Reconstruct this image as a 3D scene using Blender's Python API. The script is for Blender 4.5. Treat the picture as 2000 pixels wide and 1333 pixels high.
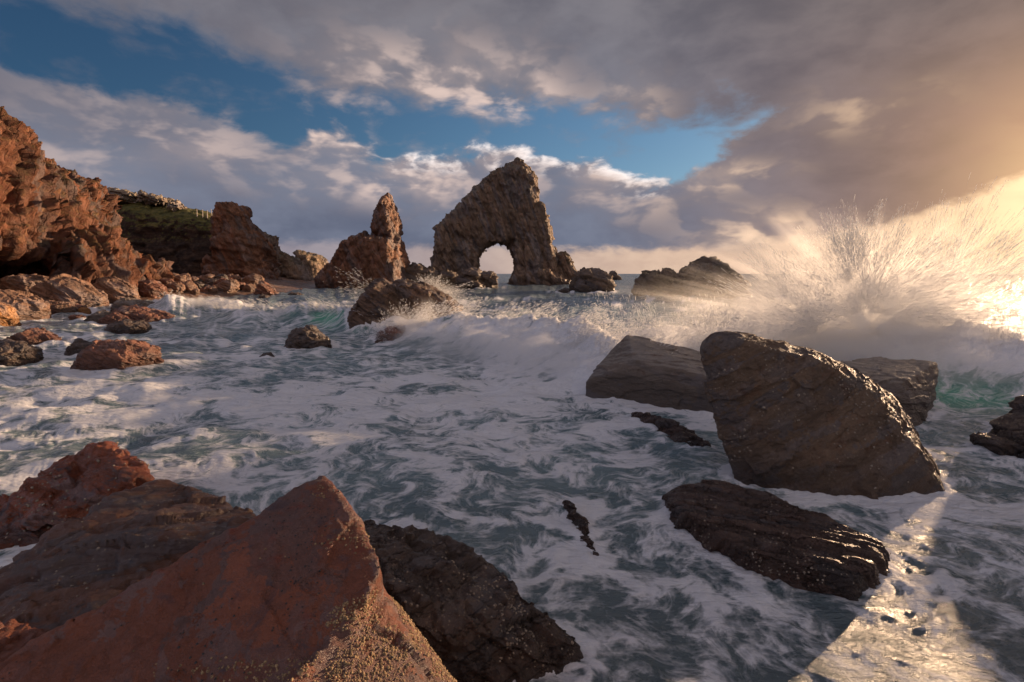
import bpy, bmesh, math, random
import numpy as np
from mathutils import Vector
for o in list(bpy.data.objects): bpy.data.objects.remove(o)
SC = bpy.context.scene
COL = SC.collection
# ------------------------------------------------------------------ camera
CAMH, F, CX, CY = 3.0, 1000.0, 1000.0, 666.5
PITCH = math.atan((CY - 535.0) / F)
cd = bpy.data.cameras.new('camera'); cam = bpy.data.objects.new('camera', cd); COL.objects.link(cam)
cam.location = (0, 0, CAMH); cam.rotation_euler = (math.pi / 2 - PITCH, 0, 0)
cd.sensor_width = 36; cd.lens = 18.0; cd.clip_start = 0.05; cd.clip_end = 40000
SC.camera = cam
# ------------------------------------------------------------------ light
SUN_AZ, SUN_EL = math.radians(51), math.radians(7.5)
SC.view_settings.view_transform = 'Standard'; SC.view_settings.look = 'None'
SC.view_settings.exposure = 0.9; SC.view_settings.gamma = 1.0; SC.view_settings.use_curve_mapping = False
sl = bpy.data.lights.new('sun', 'SUN'); sl.energy = 5.0; sl.angle = math.radians(1.0); sl.color = (1.0, 0.66, 0.40)
so = bpy.data.objects.new('sun', sl); COL.objects.link(so)
SUND = Vector((math.sin(SUN_AZ) * math.cos(SUN_EL), math.cos(SUN_AZ) * math.cos(SUN_EL), math.sin(SUN_EL)))
so.rotation_euler = SUND.to_track_quat('Z', 'Y').to_euler(); so.location = (60, 40, 30)
SC.cycles.use_adaptive_sampling = True; SC.cycles.adaptive_threshold = 0.02
SC.cycles.max_bounces = 8; SC.cycles.diffuse_bounces = 3; SC.cycles.glossy_bounces = 3
SC.cycles.volume_bounces = 5; SC.cycles.transparent_max_bounces = 24
SC.cycles.volume_step_rate = 1.0; SC.cycles.volume_max_steps = 256

# ---- a small expression helper for shader nodes
class V:
    def __init__(s, t, sock): s.t, s.s = t, sock
    def _m(s, op, *a):
        n = s.t.nodes.new('ShaderNodeMath'); n.operation = op
        for i, x in enumerate((s,) + a):
            if isinstance(x, V): s.t.links.new(x.s, n.inputs[i])
            else: n.inputs[i].default_value = float(x)
        return V(s.t, n.outputs[0])
    def __add__(s, o): return s._m('ADD', o)
    __radd__ = __add__
    def __mul__(s, o): return s._m('MULTIPLY', o)
    __rmul__ = __mul__
    def __sub__(s, o): return s._m('SUBTRACT', o)
    def __rsub__(s, o): return (s * -1.0) + o
    def __truediv__(s, o): return s._m('DIVIDE', o)
    def __neg__(s): return s * -1.0
    def abs(s): return s._m('ABSOLUTE')
    def exp(s): return s._m('EXPONENT')
    def max(s, o): return s._m('MAXIMUM', o)
    def min(s, o): return s._m('MINIMUM', o)
    def pow(s, o): return s._m('POWER', o)
    def clamp(s):
        n = s._m('ADD', 0.0); n.s.node.use_clamp = True; return n
def smooth(x, a, b):
    n = x.t.nodes.new('ShaderNodeMapRange'); n.interpolation_type = 'SMOOTHSTEP'
    x.t.links.new(x.s, n.inputs[0])
    for i, y in ((1, a), (2, b)):
        if isinstance(y, V): x.t.links.new(y.s, n.inputs[i])
        else: n.inputs[i].default_value = y
    return V(x.t, n.outputs[0])
def setin(t, sock, x):
    if isinstance(x, V): t.links.new(x.s, sock)
    elif x is not None: sock.default_value = x
def vec(t, x, y, z):
    n = t.nodes.new('ShaderNodeCombineXYZ')
    for i, v in enumerate((x, y, z)): setin(t, n.inputs[i], v)
    return V(t, n.outputs[0])
def sep(t, v):
    n = t.nodes.new('ShaderNodeSeparateXYZ'); setin(t, n.inputs[0], v)
    return [V(t, o) for o in n.outputs]
def noise(t, v, scale, detail=4, rough=0.55, dist=0.0, kind='FBM', lac=2.0):
    n = t.nodes.new('ShaderNodeTexNoise'); n.noise_type = kind
    try: n.normalize = True
    except Exception: pass
    if v is not None: setin(t, n.inputs['Vector'], v)
    n.inputs['Scale'].default_value = scale; n.inputs['Detail'].default_value = detail
    n.inputs['Roughness'].default_value = rough; n.inputs['Distortion'].default_value = dist
    n.inputs['Lacunarity'].default_value = lac
    return V(t, n.outputs[0])
def voronoi(t, v, scale, feature='F1', rnd=1.0, out='Distance'):
    n = t.nodes.new('ShaderNodeTexVoronoi'); n.feature = feature
    setin(t, n.inputs['Vector'], v); n.inputs['Scale'].default_value = scale
    n.inputs['Randomness'].default_value = rnd
    return V(t, n.outputs[out])
def vmath(t, op, a, b=None, scale=None):
    n = t.nodes.new('ShaderNodeVectorMath'); n.operation = op
    for i, x in enumerate((a, b)):
        if isinstance(x, V): t.links.new(x.s, n.inputs[i])
        elif x is not None: n.inputs[i].default_value = x
    if scale is not None: setin(t, n.inputs['Scale'], scale)
    return V(t, n.outputs['Value'] if op in ('DOT_PRODUCT', 'LENGTH') else n.outputs[0])
def rgb(t, c):
    n = t.nodes.new('ShaderNodeRGB'); n.outputs[0].default_value = (*c, 1); return V(t, n.outputs[0])
def mix(t, f, a, b, mode='MIX'):
    n = t.nodes.new('ShaderNodeMix'); n.data_type = 'RGBA'; n.blend_type = mode
    setin(t, n.inputs[0], f)
    for i, x in ((6, a), (7, b)):
        if isinstance(x, V): t.links.new(x.s, n.inputs[i])
        else: n.inputs[i].default_value = (*x, 1) if len(x) == 3 else x
    return V(t, n.outputs[2])
def ramp(t, f, stops):
    n = t.nodes.new('ShaderNodeValToRGB'); setin(t, n.inputs[0], f)
    e = n.color_ramp.elements
    while len(e) < len(stops): e.new(0.5)
    for i, (p, c) in enumerate(stops):
        e[i].position = p; e[i].color = (*c, 1)
    return V(t, n.outputs[0])
def fcurve(t, x, pts, x0, x1, y0, y1):
    """piecewise curve y(x) given points; returns V"""
    n = t.nodes.new('ShaderNodeFloatCurve')
    u = (x - x0) * (1.0 / (x1 - x0))
    setin(t, n.inputs['Value'], u.clamp())
    c = n.mapping.curves[0]
    P_ = [((a - x0) / (x1 - x0), (b - y0) / (y1 - y0)) for a, b in pts]
    while len(c.points) < len(P_): c.points.new(0.5, 0.5)
    for q, (a, b) in zip(c.points, P_): q.location = (a, b)
    n.mapping.update()
    return V(t, n.outputs[0]) * (y1 - y0) + y0

def ray(px, py):
    r = Vector(((px - CX) / F, 0, 0)); up = (CY - py) / F
    return Vector((r.x, math.cos(PITCH) + up * math.sin(PITCH), -math.sin(PITCH) + up * math.cos(PITCH)))
def P(px, py, Y):
    d = ray(px, py); return np.array((d.x * Y / d.y, Y, CAMH + d.z * Y / d.y))
def onz(px, py, z=0.0):
    d = ray(px, py); k = (z - CAMH) / d.z
    return np.array((d.x * k, d.y * k, z))
def azel(px, py):
    d = ray(px, py).normalized()
    return math.degrees(math.atan2(d.x, d.y)), math.degrees(math.asin(d.z))

# ------------------------------------------------------------------ sky
W = bpy.data.worlds.new('World'); SC.world = W; W.use_nodes = True
def build_sky():
    t = W.node_tree; t.nodes.clear()
    tc = t.nodes.new('ShaderNodeTexCoord'); D = V(t, tc.outputs['Generated'])
    x, y, z = sep(t, D)
    sky = t.nodes.new('ShaderNodeTexSky'); sky.sky_type = 'NISHITA'; sky.sun_disc = False
    sky.sun_elevation = SUN_EL + 0.2; sky.sun_rotation = SUN_AZ; sky.air_density = 1.0; sky.dust_density = 0.6; sky.ozone_density = 3.0
    az = x._m('ARCTAN2', y) * (180 / math.pi)
    el = z._m('ARCSINE') * (180 / math.pi)
    # cloud coordinates: stretched sideways, squeezed towards the horizon
    p = vec(t, az * 0.05, el * 0.10, 0.0)
    wn = t.nodes.new('ShaderNodeTexNoise'); setin(t, wn.inputs['Vector'], p); wn.inputs['Scale'].default_value = 1.6; wn.inputs['Detail'].default_value = 3
    wcol = V(t, wn.outputs['Color'])
    pw = vmath(t, 'ADD', p, vmath(t, 'SCALE', vmath(t, 'SUBTRACT', wcol, (0.5, 0.5, 0.5)), scale=0.25))
    big = noise(t, pw, 1.3, 3, 0.5)
    n1 = noise(t, pw, 3.0, 9, 0.56)
    pl = vmath(t, 'ADD', pw, (0.045, 0.03, 0.0))          # a step towards the sun
    n1l = noise(t, pl, 3.0, 9, 0.56)
    lit = (n1 - n1l)
    puff = noise(t, pw, 7.5, 6, 0.6)
    puffl = noise(t, vmath(t, 'ADD', pw, (0.02, 0.024, 0.0)), 7.5, 6, 0.6)
    lit2 = (puff - puffl)
    n0 = noise(t, pw, 3.0, 4, 0.5); n0l = noise(t, vmath(t, 'ADD', pw, (0.09, 0.07, 0.0)), 3.0, 4, 0.5); lit0 = n0 - n0l
    hf = noise(t, pw, 24.0, 4, 0.6)
    def A(px, py): return azel(px, py)
    def curve(pts):
        q = [A(a, b) for a, b in pts]
        return fcurve(t, az, [(-180, q[0][1])] + q + [(180, q[-1][1])], -180, 180, -10, 60)
    U = curve([(0, 10), (150, 15), (330, 60), (480, 120), (620, 180), (740, 205), (850, 225), (980, 235), (1090, 215), (1220, 250), (1330, 245), (1440, 225), (1560, 300), (1750, 560)])
    L = curve([(0, 125), (150, 178), (280, 180), (420, 218), (560, 268), (640, 235), (700, 262), (760, 302), (880, 292), (1000, 288), (1130, 300), (1260, 330), (1330, 318), (1410, 280), (1500, 215), (1750, 60)])
    gen0 = smooth(big * 0.6 + n1 * 0.4, 0.42, 0.56)
    nz = (n1 - 0.5) * 9.0 + (puff - 0.5) * 4.0 + (big - 0.5) * 5.0
    up = smooth((el - U) + nz, -1.6, 2.6) * (1.0 - smooth(el, 38, 50) * (1.0 - gen0 * 0.7))
    lo = smooth((L - el) + nz * 0.75, -0.3, 1.5)
    def blob(px, py, rx, ry):
        a, e = A(px, py)
        return (((az - a) * (1 / rx)).pow(2.0) + ((el - e) * (1 / ry)).pow(2.0))._m('MULTIPLY', -1.0).exp()
    # behind the camera the cloud field goes on broken
    back = smooth(az.abs(), 60, 100)
    gen = smooth(big * 0.6 + n1 * 0.4, 0.42, 0.56)
    mask = (up.max(lo)) * (1.0 - back) + gen * back
    wisps = smooth(n1 + puff * 0.3, 0.62, 0.90) * 0.5
    mask = mask.max(wisps).clamp()
    # blue of the clear sky
    skyc = V(t, sky.outputs[0])
    blue = mix(t, 1.0, skyc, (0.42, 0.53, 0.57), 'MULTIPLY')
    blue = mix(t, smooth(az, -50, 10) * -0.55 + 0.55, blue, mix(t, 1.0, blue, (0.16, 0.36, 0.50), 'MULTIPLY'))
    # cloud body colours
    rightness = smooth(az, 5, 48)
    body = mix(t, smooth(el, 2, 30), (0.118, 0.136, 0.190), (0.132, 0.128, 0.148))
    body = mix(t, rightness * smooth(el, 34, 10), body, (0.185, 0.120, 0.095))
    body = mix(t, rightness * smooth(el, 10, 34), body, (0.105, 0.085, 0.078))
    body = mix(t, smooth(az, 34, 60) * (1.0 - back) * smooth(el, 20, 4), body, (0.33, 0.175, 0.095))
    thick = smooth(n1 * 0.6 + big * 0.4, 0.34, 0.66)
    body = mix(t, thick, mix(t, 1.0, body, (1.28, 1.24, 1.20), 'MULTIPLY'), mix(t, 1.0, body, (0.80, 0.80, 0.84), 'MULTIPLY'))
    body = mix(t, back, body, mix(t, 1.0, body, (2.6, 3.0, 3.8), 'MULTIPLY'))
    # sunlit puffs
    edgeL = smooth((L - el), -2.5, 1.2) * (1.0 - smooth((L - el), 1.2, 8.0))
    hl = smooth(lit0 * 5.0 + lit * 1.6 + lit2 * 0.7, -0.25, 0.75)
    zone = (edgeL * 0.6 * smooth(az, -30, -6) * (1.0 - smooth(az, 14, 26))
            + blob(840, 160, 11, 3.6) * 0.8 + blob(1010, 200, 5, 2.2) * 0.8 + blob(1230, 210, 4, 2.4) * 0.45
            + blob(300, 240, 9, 2.8) * 0.35 + blob(140, 305, 6, 2.0) * 0.45 + blob(650, 255, 4.0, 2.4) * 0.8 + blob(720, 365, 8.5, 1.8) * 0.6
            + blob(430, 300, 5, 2.5) * 0.3 + blob(1680, 215, 5, 2.0) * 0.40 + blob(1450, 345, 4, 1.2) * 0.6 + back * 0.8
            + blob(1480, 470, 6, 2.6) * 0.9).clamp()
    soft = zone * (hl * 0.62 + smooth(n0, 0.35, 0.65) * 0.45)
    warm = mix(t, smooth(az, 0, 40), (0.64, 0.49, 0.43), (0.88, 0.60, 0.38))
    rim = smooth(L - el + nz * 0.75, -0.3, 0.6) * (1.0 - smooth(L - el + nz * 0.75, 0.8, 3.4)) * smooth(lit2 * 1.4 + lit * 1.6 + lit0 * 1.5, -0.15, 0.45) * smooth(az, -20, -8) * (1.0 - smooth(az, 13, 20))
    cloud = mix(t, soft.clamp(), body, warm)
    cloud = mix(t, (rim * 0.8).clamp(), cloud, (0.98, 0.88, 0.84))
    # the bright band under the cloud base at the horizon
    base = fcurve(t, az, [(-180, 5), (-45, 4.5), (-26, 3.4), (0, 2.9), (18, 2.7), (26, 3.0), (34, 4.2), (40, 6.0), (46, 8.5), (52, 11), (70, 9), (180, 5)], -180, 180, 0, 12)
    hb = 1.0 - smooth(el - base + (puff - 0.5) * 2.2 + (n1 - 0.5) * 2.0, -0.7, 0.5)
    bandc = mix(t, smooth(az, -28, 24), (0.26, 0.235, 0.27), (0.62, 0.44, 0.32))
    bandc = mix(t, smooth(az, 24, 46), bandc, (0.80, 0.56, 0.34))
    bandc = mix(t, back, bandc, (0.30, 0.27, 0.30))
    bandc = mix(t, smooth(n1 + puff * 0.5, 0.55, 0.95) * 0.45, bandc, mix(t, 1.0, bandc, (0.62, 0.58, 0.62), 'MULTIPLY'))
    # sun glow behind the cloud on the sunward side
    sd = vmath(t, 'DOT_PRODUCT', D, tuple(Vector((math.sin(math.radians(50)) * math.cos(math.radians(5.5)), math.cos(math.radians(50)) * math.cos(math.radians(5.5)), math.sin(math.radians(5.5))))))
    ang = sd.min(0.99999)._m('ARCCOSINE') * (180 / math.pi)
    g1 = (ang * ang * (-1 / (2 * 5.5 ** 2))).exp()
    g2 = (ang * ang * (-1 / (2 * 9.0 ** 2))).exp() * 0.85
    col = mix(t, mask, blue, cloud)
    col = mix(t, hb * 0.95, col, bandc)
    gl = mix(t, 1.0, rgb(t, (0.26, 0.145, 0.065)), vec(t, g2, g2, g2), 'MULTIPLY')
    gk = g1 * (0.25 + 0.6 * smooth(n1, 0.3, 0.65))
    gl2 = mix(t, 1.0, rgb(t, (0.55, 0.38, 0.19)), vec(t, gk, gk, gk), 'MULTIPLY')
    col = mix(t, 1.0, mix(t, 1.0, col, gl, 'ADD'), gl2, 'ADD')
    below = smooth(el, -0.6, -0.05)
    col = mix(t, below, (0.06, 0.07, 0.08), col)
    # the clear-sky colour keeps its physical brightness at 0.09, the clouds are given in display brightness
    bgs = t.nodes.new('ShaderNodeBackground'); bgs.inputs[1].default_value = 0.09
    bgc = t.nodes.new('ShaderNodeBackground'); bgc.inputs[1].default_value = 1.0
    mixs = t.nodes.new('ShaderNodeMix')
    # scale blue into display range before mixing
    sc = mix(t, 1.0, blue, (0.09, 0.09, 0.09), 'MULTIPLY')
    for n in (bgs,): t.nodes.remove(n)
    t.nodes.remove(mixs)
    for l in list(t.links):
        if l.from_socket == blue.s and l.to_node != sc.s.node:
            to = l.to_socket; t.links.remove(l); t.links.new(sc.s, to)
    bgc.inputs[1].default_value = 0.70; t.links.new(col.s, bgc.inputs[0])
    out = t.nodes.new('ShaderNodeOutputWorld'); t.links.new(bgc.outputs[0], out.inputs[0])
    W.cycles.sampling_method = 'MANUAL'; W.cycles.sample_map_resolution = 1024
build_sky()

# ------------------------------------------------------------------ numpy noise
_rng = np.random.default_rng(7)
_perm = np.concatenate([_rng.permutation(256)] * 2).astype(np.int32)
_g3 = _rng.normal(size=(256, 3)); _g3 /= np.linalg.norm(_g3, axis=1)[:, None]; _g3 = _g3.astype(np.float32)
_a2 = _rng.uniform(0, 2 * np.pi, 256); _g2 = np.stack([np.cos(_a2), np.sin(_a2)], 1).astype(np.float32)
def pnoise(p):
    p = np.asarray(p, np.float32); i = np.floor(p).astype(np.int32); f = p - i; i &= 255
    u = f * f * f * (f * (f * 6 - 15) + 10); r = 0
    for dx in (0, 1):
        wx = u[:, 0] if dx else 1 - u[:, 0]; a = _perm[(i[:, 0] + dx) & 255]
        for dy in (0, 1):
            wy = u[:, 1] if dy else 1 - u[:, 1]; b = _perm[a + ((i[:, 1] + dy) & 255)]
            for dz in (0, 1):
                wz = u[:, 2] if dz else 1 - u[:, 2]
                g = _g3[_perm[b + ((i[:, 2] + dz) & 255)]]
                r = r + wx * wy * wz * (g[:, 0] * (f[:, 0] - dx) + g[:, 1] * (f[:, 1] - dy) + g[:, 2] * (f[:, 2] - dz))
    return r * 1.6
def pn2(p):
    p = np.asarray(p, np.float32); i = np.floor(p).astype(np.int32); f = p - i; i &= 255
    u = f * f * f * (f * (f * 6 - 15) + 10); r = 0
    for dx in (0, 1):
        wx = u[:, 0] if dx else 1 - u[:, 0]; a = _perm[(i[:, 0] + dx) & 255]
        for dy in (0, 1):
            wy = u[:, 1] if dy else 1 - u[:, 1]; g = _g2[_perm[a + ((i[:, 1] + dy) & 255)]]
            r = r + wx * wy * (g[:, 0] * (f[:, 0] - dx) + g[:, 1] * (f[:, 1] - dy))
    return r * 1.5
def fbm(p, o=4, g=0.5, f=pnoise):
    a, s, r = 1.0, 0, 0; p = np.asarray(p, np.float32)
    for k in range(o):
        r = r + a * f(p + k * 17.3); s += a; a *= g; p = p * 2.03
    return r / s
def worley(p, seed=0):
    """nearest-cell id hash (3 values) and offset to the cell point"""
    p = np.asarray(p, np.float32); i = np.floor(p).astype(np.int32)
    best = np.full(len(p), 1e9, np.float32); bid = np.zeros(len(p), np.int32); off = np.zeros_like(p)
    for dx in (-1, 0, 1):
        for dy in (-1, 0, 1):
            for dz in (-1, 0, 1):
                c = i + np.array((dx, dy, dz), np.int32)
                h = _perm[_perm[_perm[(c[:, 0] + seed) & 255] + (c[:, 1] & 255)] + (c[:, 2] & 255)]
                pt = c + 0.5 + 0.42 * _g3[h]
                d = p - pt; q = (d * d).sum(1); m = q < best
                best[m] = q[m]; bid[m] = h[m]; off[m] = d[m]
    return bid, off, best
_hv = _rng.uniform(-1, 1, 256).astype(np.float32)
def facet(p, seed=0, tilt=1.0):
    b, off, _ = worley(p, seed)
    return 0.6 * _hv[b] + tilt * (off * _g3[(b * 7 + 13) & 255]).sum(1)
def smoothstep(x, a, b):
    t = np.clip((x - a) / (b - a), 0, 1); return t * t * (3 - 2 * t)

# ------------------------------------------------------------------ mesh helpers
def mesh_np(name, v, faces, smooth_=True):
    me = bpy.data.meshes.new(name); v = np.asarray(v, np.float32); faces = np.asarray(faces, np.int32)
    me.vertices.add(len(v)); me.vertices.foreach_set('co', v.ravel())
    k = faces.shape[1]; me.loops.add(faces.size); me.loops.foreach_set('vertex_index', faces.ravel())
    me.polygons.add(len(faces)); me.polygons.foreach_set('loop_start', np.arange(0, faces.size, k, dtype=np.int32))
    me.update(calc_edges=True)
    if smooth_: me.polygons.foreach_set('use_smooth', np.ones(len(faces), bool))
    return me
def link(name, me, mat=None, parent=None, loc=None, **props):
    o = bpy.data.objects.new(name, me); COL.objects.link(o)
    if mat is not None: me.materials.append(mat)
    if parent is not None: o.parent = parent
    if loc is not None: o.location = loc
    for k, v in props.items(): o[k] = v
    return o
def vnormals(v, f):
    a, b, c, d = v[f[:, 0]], v[f[:, 1]], v[f[:, 2]], v[f[:, 3]]
    n = np.cross(c - a, d - b); out = np.zeros_like(v)
    for k in range(4):
        for j in range(3): out[:, j] += np.bincount(f[:, k], n[:, j], len(v))
    return out / (np.linalg.norm(out, axis=1)[:, None] + 1e-9)
def hull_planes(pts):
    bm = bmesh.new()
    for p in pts: bm.verts.new(p)
    bmesh.ops.convex_hull(bm, input=bm.verts)
    c = np.mean([v.co[:] for v in bm.verts if v.link_faces], axis=0)
    N, Dd = [], []
    for f in bm.faces:
        n = f.normal.copy(); a = f.calc_area()
        if a < 1e-7: continue
        n = np.array(n); q = np.array(f.verts[0].co)
        if (q - c) @ n < 0: n = -n
        N.append(n); Dd.append(q @ n)
    bm.free()
    return np.array(N, np.float32), np.array(Dd, np.float32), c.astype(np.float32)
_cs = {}
def cubesphere(n):
    if n in _cs: return _cs[n]
    lin = np.tan(np.linspace(-1, 1, n + 1) * np.pi / 4); vs, fs, base = [], [], 0
    for ax in range(3):
        for s in (-1, 1):
            a, b = np.meshgrid(lin, lin, indexing='ij')
            q = np.zeros((n + 1, n + 1, 3)); q[..., ax] = s; q[..., (ax + 1) % 3] = a; q[..., (ax + 2) % 3] = b
            vs.append(q.reshape(-1, 3)); idx = base + np.arange((n + 1) ** 2).reshape(n + 1, n + 1); base += (n + 1) ** 2
            f = np.stack([idx[:-1, :-1], idx[1:, :-1], idx[1:, 1:], idx[:-1, 1:]], -1).reshape(-1, 4)
            fs.append(f if s > 0 else f[:, ::-1])
    v = np.concatenate(vs); f = np.concatenate(fs)
    key = np.round(v, 6); _, first, inv = np.unique(key, axis=0, return_index=True, return_inverse=True)
    v = v[first]; f = inv.ravel()[f]
    v = v / np.linalg.norm(v, axis=1)[:, None]
    _cs[n] = (v.astype(np.float32), f.astype(np.int32)); return _cs[n]
def unit(v): v = np.array(v, float); return (v / np.linalg.norm(v)).astype(np.float32)
def basis(n):
    n = unit(n); a = np.array((0.3, 0.2, 0.93)); a = a - n * (a @ n)
    if np.linalg.norm(a) < 0.1: a = np.array((1, 0, 0)) - n * n[0]
    a = unit(a); return np.stack([a, np.cross(n, a), n]).astype(np.float32)
def crag(v, n, s, bed=(0.3, 0, 1), a_big=0.10, a_fac=0.07, a_fine=0.02, a_str=0.04, lay=0.12, seed=0, aniso=2.2, fscale=0.33, a_rid=0.0):
    """rock relief: offset along the normal. s is the size of the rock in metres."""
    B = basis(bed); q = v @ B.T; off = np.array((seed * 3.7, seed * 1.9, seed * 5.1), np.float32)
    w = fbm(v / (s * 0.5) + off, 3)
    d = a_big * s * fbm(v / (s * 0.55) + off, 3)
    if a_fac:
        qa = q * np.array((1, 1, aniso), np.float32) / (s * fscale) + off + w[:, None] * 0.5
        d = d + a_fac * s * facet(qa, seed)
        qb = q * np.array((1, 1.3, aniso), np.float32) / (s * fscale * 0.38) + off * 2 + w[:, None] * 0.4
        d = d + a_fac * 0.42 * s * facet(qb, seed + 5)
    if a_str:
        z = q[:, 2] / (lay * s) + 1.2 * w + 0.25 * fbm(v / (s * 0.12) + off, 2)
        k = np.floor(z).astype(np.int32); fr = z - k
        h0, h1 = _hv[(k * 31 + seed) & 255], _hv[((k + 1) * 31 + seed) & 255]
        d = d + a_str * s * (h0 + (h1 - h0) * smoothstep(fr, 0.80, 1.0))
    d = d + a_fine * s * fbm(v / (s * 0.06) + off, 4, 0.6)
    if a_rid:
        qr = q * np.array((1, 1, 2.6), np.float32) / (s * 0.30) + off
        r1 = fbm(qr + w[:, None] * 0.6, 5, 0.58)
        qs_ = q * np.array((1, 1, 2.2), np.float32) / (s * 0.09) + off
        d = d + a_rid * s * (0.22 - np.abs(r1)) * 2 + a_rid * 0.35 * s * (0.22 - np.abs(fbm(qs_, 3, 0.6))) * 2
    return d
def hull_rock(pts, n=48, k=None, relief=None, seed=0):
    """rounded convex boulder through the given points with relief; returns verts, faces (world)"""
    N, Dd, c = hull_planes(pts); dist = Dd - N @ c
    lo, hi = np.min(pts, 0), np.max(pts, 0); ext = ((hi - lo) / 2).astype(np.float32)
    sv, f = cubesphere(n); dirs = sv * ext
    den = dirs @ N.T; tt = np.where(den > 1e-6, dist[None, :] / np.maximum(den, 1e-6), 1e3)
    kk = k or 22.0
    tm = tt.min(1)
    t_ = tm - np.log(np.exp(-kk * (tt - tm[:, None]) / np.maximum(tm[:, None], 0.05)).sum(1)) / kk * tm
    v = c + dirs * t_[:, None]
    nr = vnormals(v, f)
    s = float(np.mean(hi - lo))
    r = dict(relief or {}); s = r.pop('s', s)
    v = v + nr * crag(v, nr, s, seed=seed, **r)[:, None]
    return v, f
# -- signed distance pieces and surface nets for shapes that are not convex
def sdf_hull(p, H, rnd=0.0):
    N, Dd, c = H
    out = np.full(len(p), -1e9, np.float32)
    for n, d in zip(N, Dd): np.maximum(out, p @ n - d, out=out)
    return out - rnd
def surface_nets(fn, lo, hi, h):
    lo = np.array(lo, float); hi = np.array(hi, float); n = np.ceil((hi - lo) / h).astype(int) + 1
    ax = [lo[i] + np.arange(n[i]) * h for i in range(3)]
    g = np.empty(n, np.float32)
    for i, x in enumerate(ax[0]):
        yy, zz = np.meshgrid(ax[1], ax[2], indexing='ij')
        p = np.stack([np.full(yy.size, x), yy.ravel(), zz.ravel()], 1).astype(np.float32)
        g[i] = fn(p).reshape(n[1], n[2])
    g[0] = g[-1] = 1; g[:, 0] = g[:, -1] = 1; g[:, :, 0] = g[:, :, -1] = 1
    ins = g < 0; m = n - 1
    acc = np.zeros((*m, 3), np.float32); cnt = np.zeros(m, np.float32)
    C = [(i, j, k) for i in (0, 1) for j in (0, 1) for k in (0, 1)]
    def sl(c): return tuple(slice(c[i], c[i] + m[i]) for i in range(3))
    for a in C:
        for d in range(3):
            if a[d]: continue
            b = list(a); b[d] = 1; ga, gb = g[sl(a)], g[sl(b)]
            cr = (ga < 0) != (gb < 0); tt = np.where(cr, ga / np.where(cr, ga - gb, 1), 0)
            for j in range(3): acc[..., j] += np.where(cr, a[j] + (tt if j == d else 0), 0)
            cnt += cr
    act = cnt > 0; idx = np.full(m, -1, np.int64); idx[act] = np.arange(act.sum())
    cell = np.argwhere(act); v = lo + (cell + acc[act] / cnt[act][:, None]) * h
    fs = []
    for d in range(3):
        e1, e2 = (d + 1) % 3, (d + 2) % 3
        sa = [slice(None)] * 3; sb = [slice(None)] * 3; sa[d] = slice(0, n[d] - 1); sb[d] = slice(1, n[d])
        A_, B_ = ins[tuple(sa)], ins[tuple(sb)]; cr = np.argwhere(A_ != B_)
        ok = (cr[:, e1] > 0) & (cr[:, e2] > 0) & (cr[:, e1] < m[e1]) & (cr[:, e2] < m[e2]); cr = cr[ok]
        s_ = A_[tuple(cr.T)]
        def at(o1, o2):
            q = cr.copy(); q[:, e1] -= o1; q[:, e2] -= o2; return idx[tuple(q.T)]
        f = np.stack([at(1, 1), at(0, 1), at(0, 0), at(1, 0)], 1)
        f = np.where(s_[:, None], f, f[:, ::-1]); fs.append(f)
    f = np.concatenate(fs); f = f[(f >= 0).all(1)]
    return v.astype(np.float32), f.astype(np.int32)
def slab_pts(outline, Y, thick, shrink=0.62, below=None, lean=0.0):
    """points of a convex lump whose widest outline (photo pixels) stands at depth Y"""
    cx = np.mean([a for a, b in outline]); cy = np.mean([b for a, b in outline]); pts = []
    for a, b in outline:
        pts.append(P(a, b, Y))
        for s, dy in ((shrink, -thick / 2), (shrink, thick / 2)):
            q = P(cx + (a - cx) * s, cy + (b - cy) * s, Y); q[1] += dy; pts.append(q)
    if below is not None:
        zmin = min(p[2] for p in pts)
        for p in list(pts):
            if p[2] < zmin + 0.45 * (max(q[2] for q in pts) - zmin): q = p.copy(); q[2] = below; pts.append(q)
    return pts
def lumps(pieces, cuts=(), h=0.5, rough=None, sm=0.6, relief=None, seed=0, zmin=-1.0):
    """union of convex lumps, minus cuts; craggy"""
    HP = [hull_planes(p) for p in pieces]; HC = [hull_planes(p) for p in cuts]
    allp = np.concatenate([np.array(p) for p in pieces]); lo = allp.min(0) - 2.5 * h - sm; hi = allp.max(0) + 2.5 * h + sm
    lo[2] = max(lo[2], zmin)
    R = dict(relief or {}); s = R.pop('s'); warp = R.pop('warp', 0.06)
    def fn(p):
        w = np.stack([fbm(p / (s * 0.3) + 11.1 * k + seed, 3) for k in range(3)], 1) * (s * warp)
        q = p + w; d = None
        for H in HP:
            e = sdf_hull(q, H)
            if d is None: d = e
            else:
                hh = np.clip(0.5 + 0.5 * (d - e) / sm, 0, 1); d = d * (1 - hh) + e * hh - sm * hh * (1 - hh)
        for H in HC: d = np.maximum(d, -sdf_hull(q, H))
        return d
    v, f = surface_nets(fn, lo, hi, h)
    nr = vnormals(v, f)
    v = v + nr * crag(v, nr, s, seed=seed, **R)[:, None]
    return v, f

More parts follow.
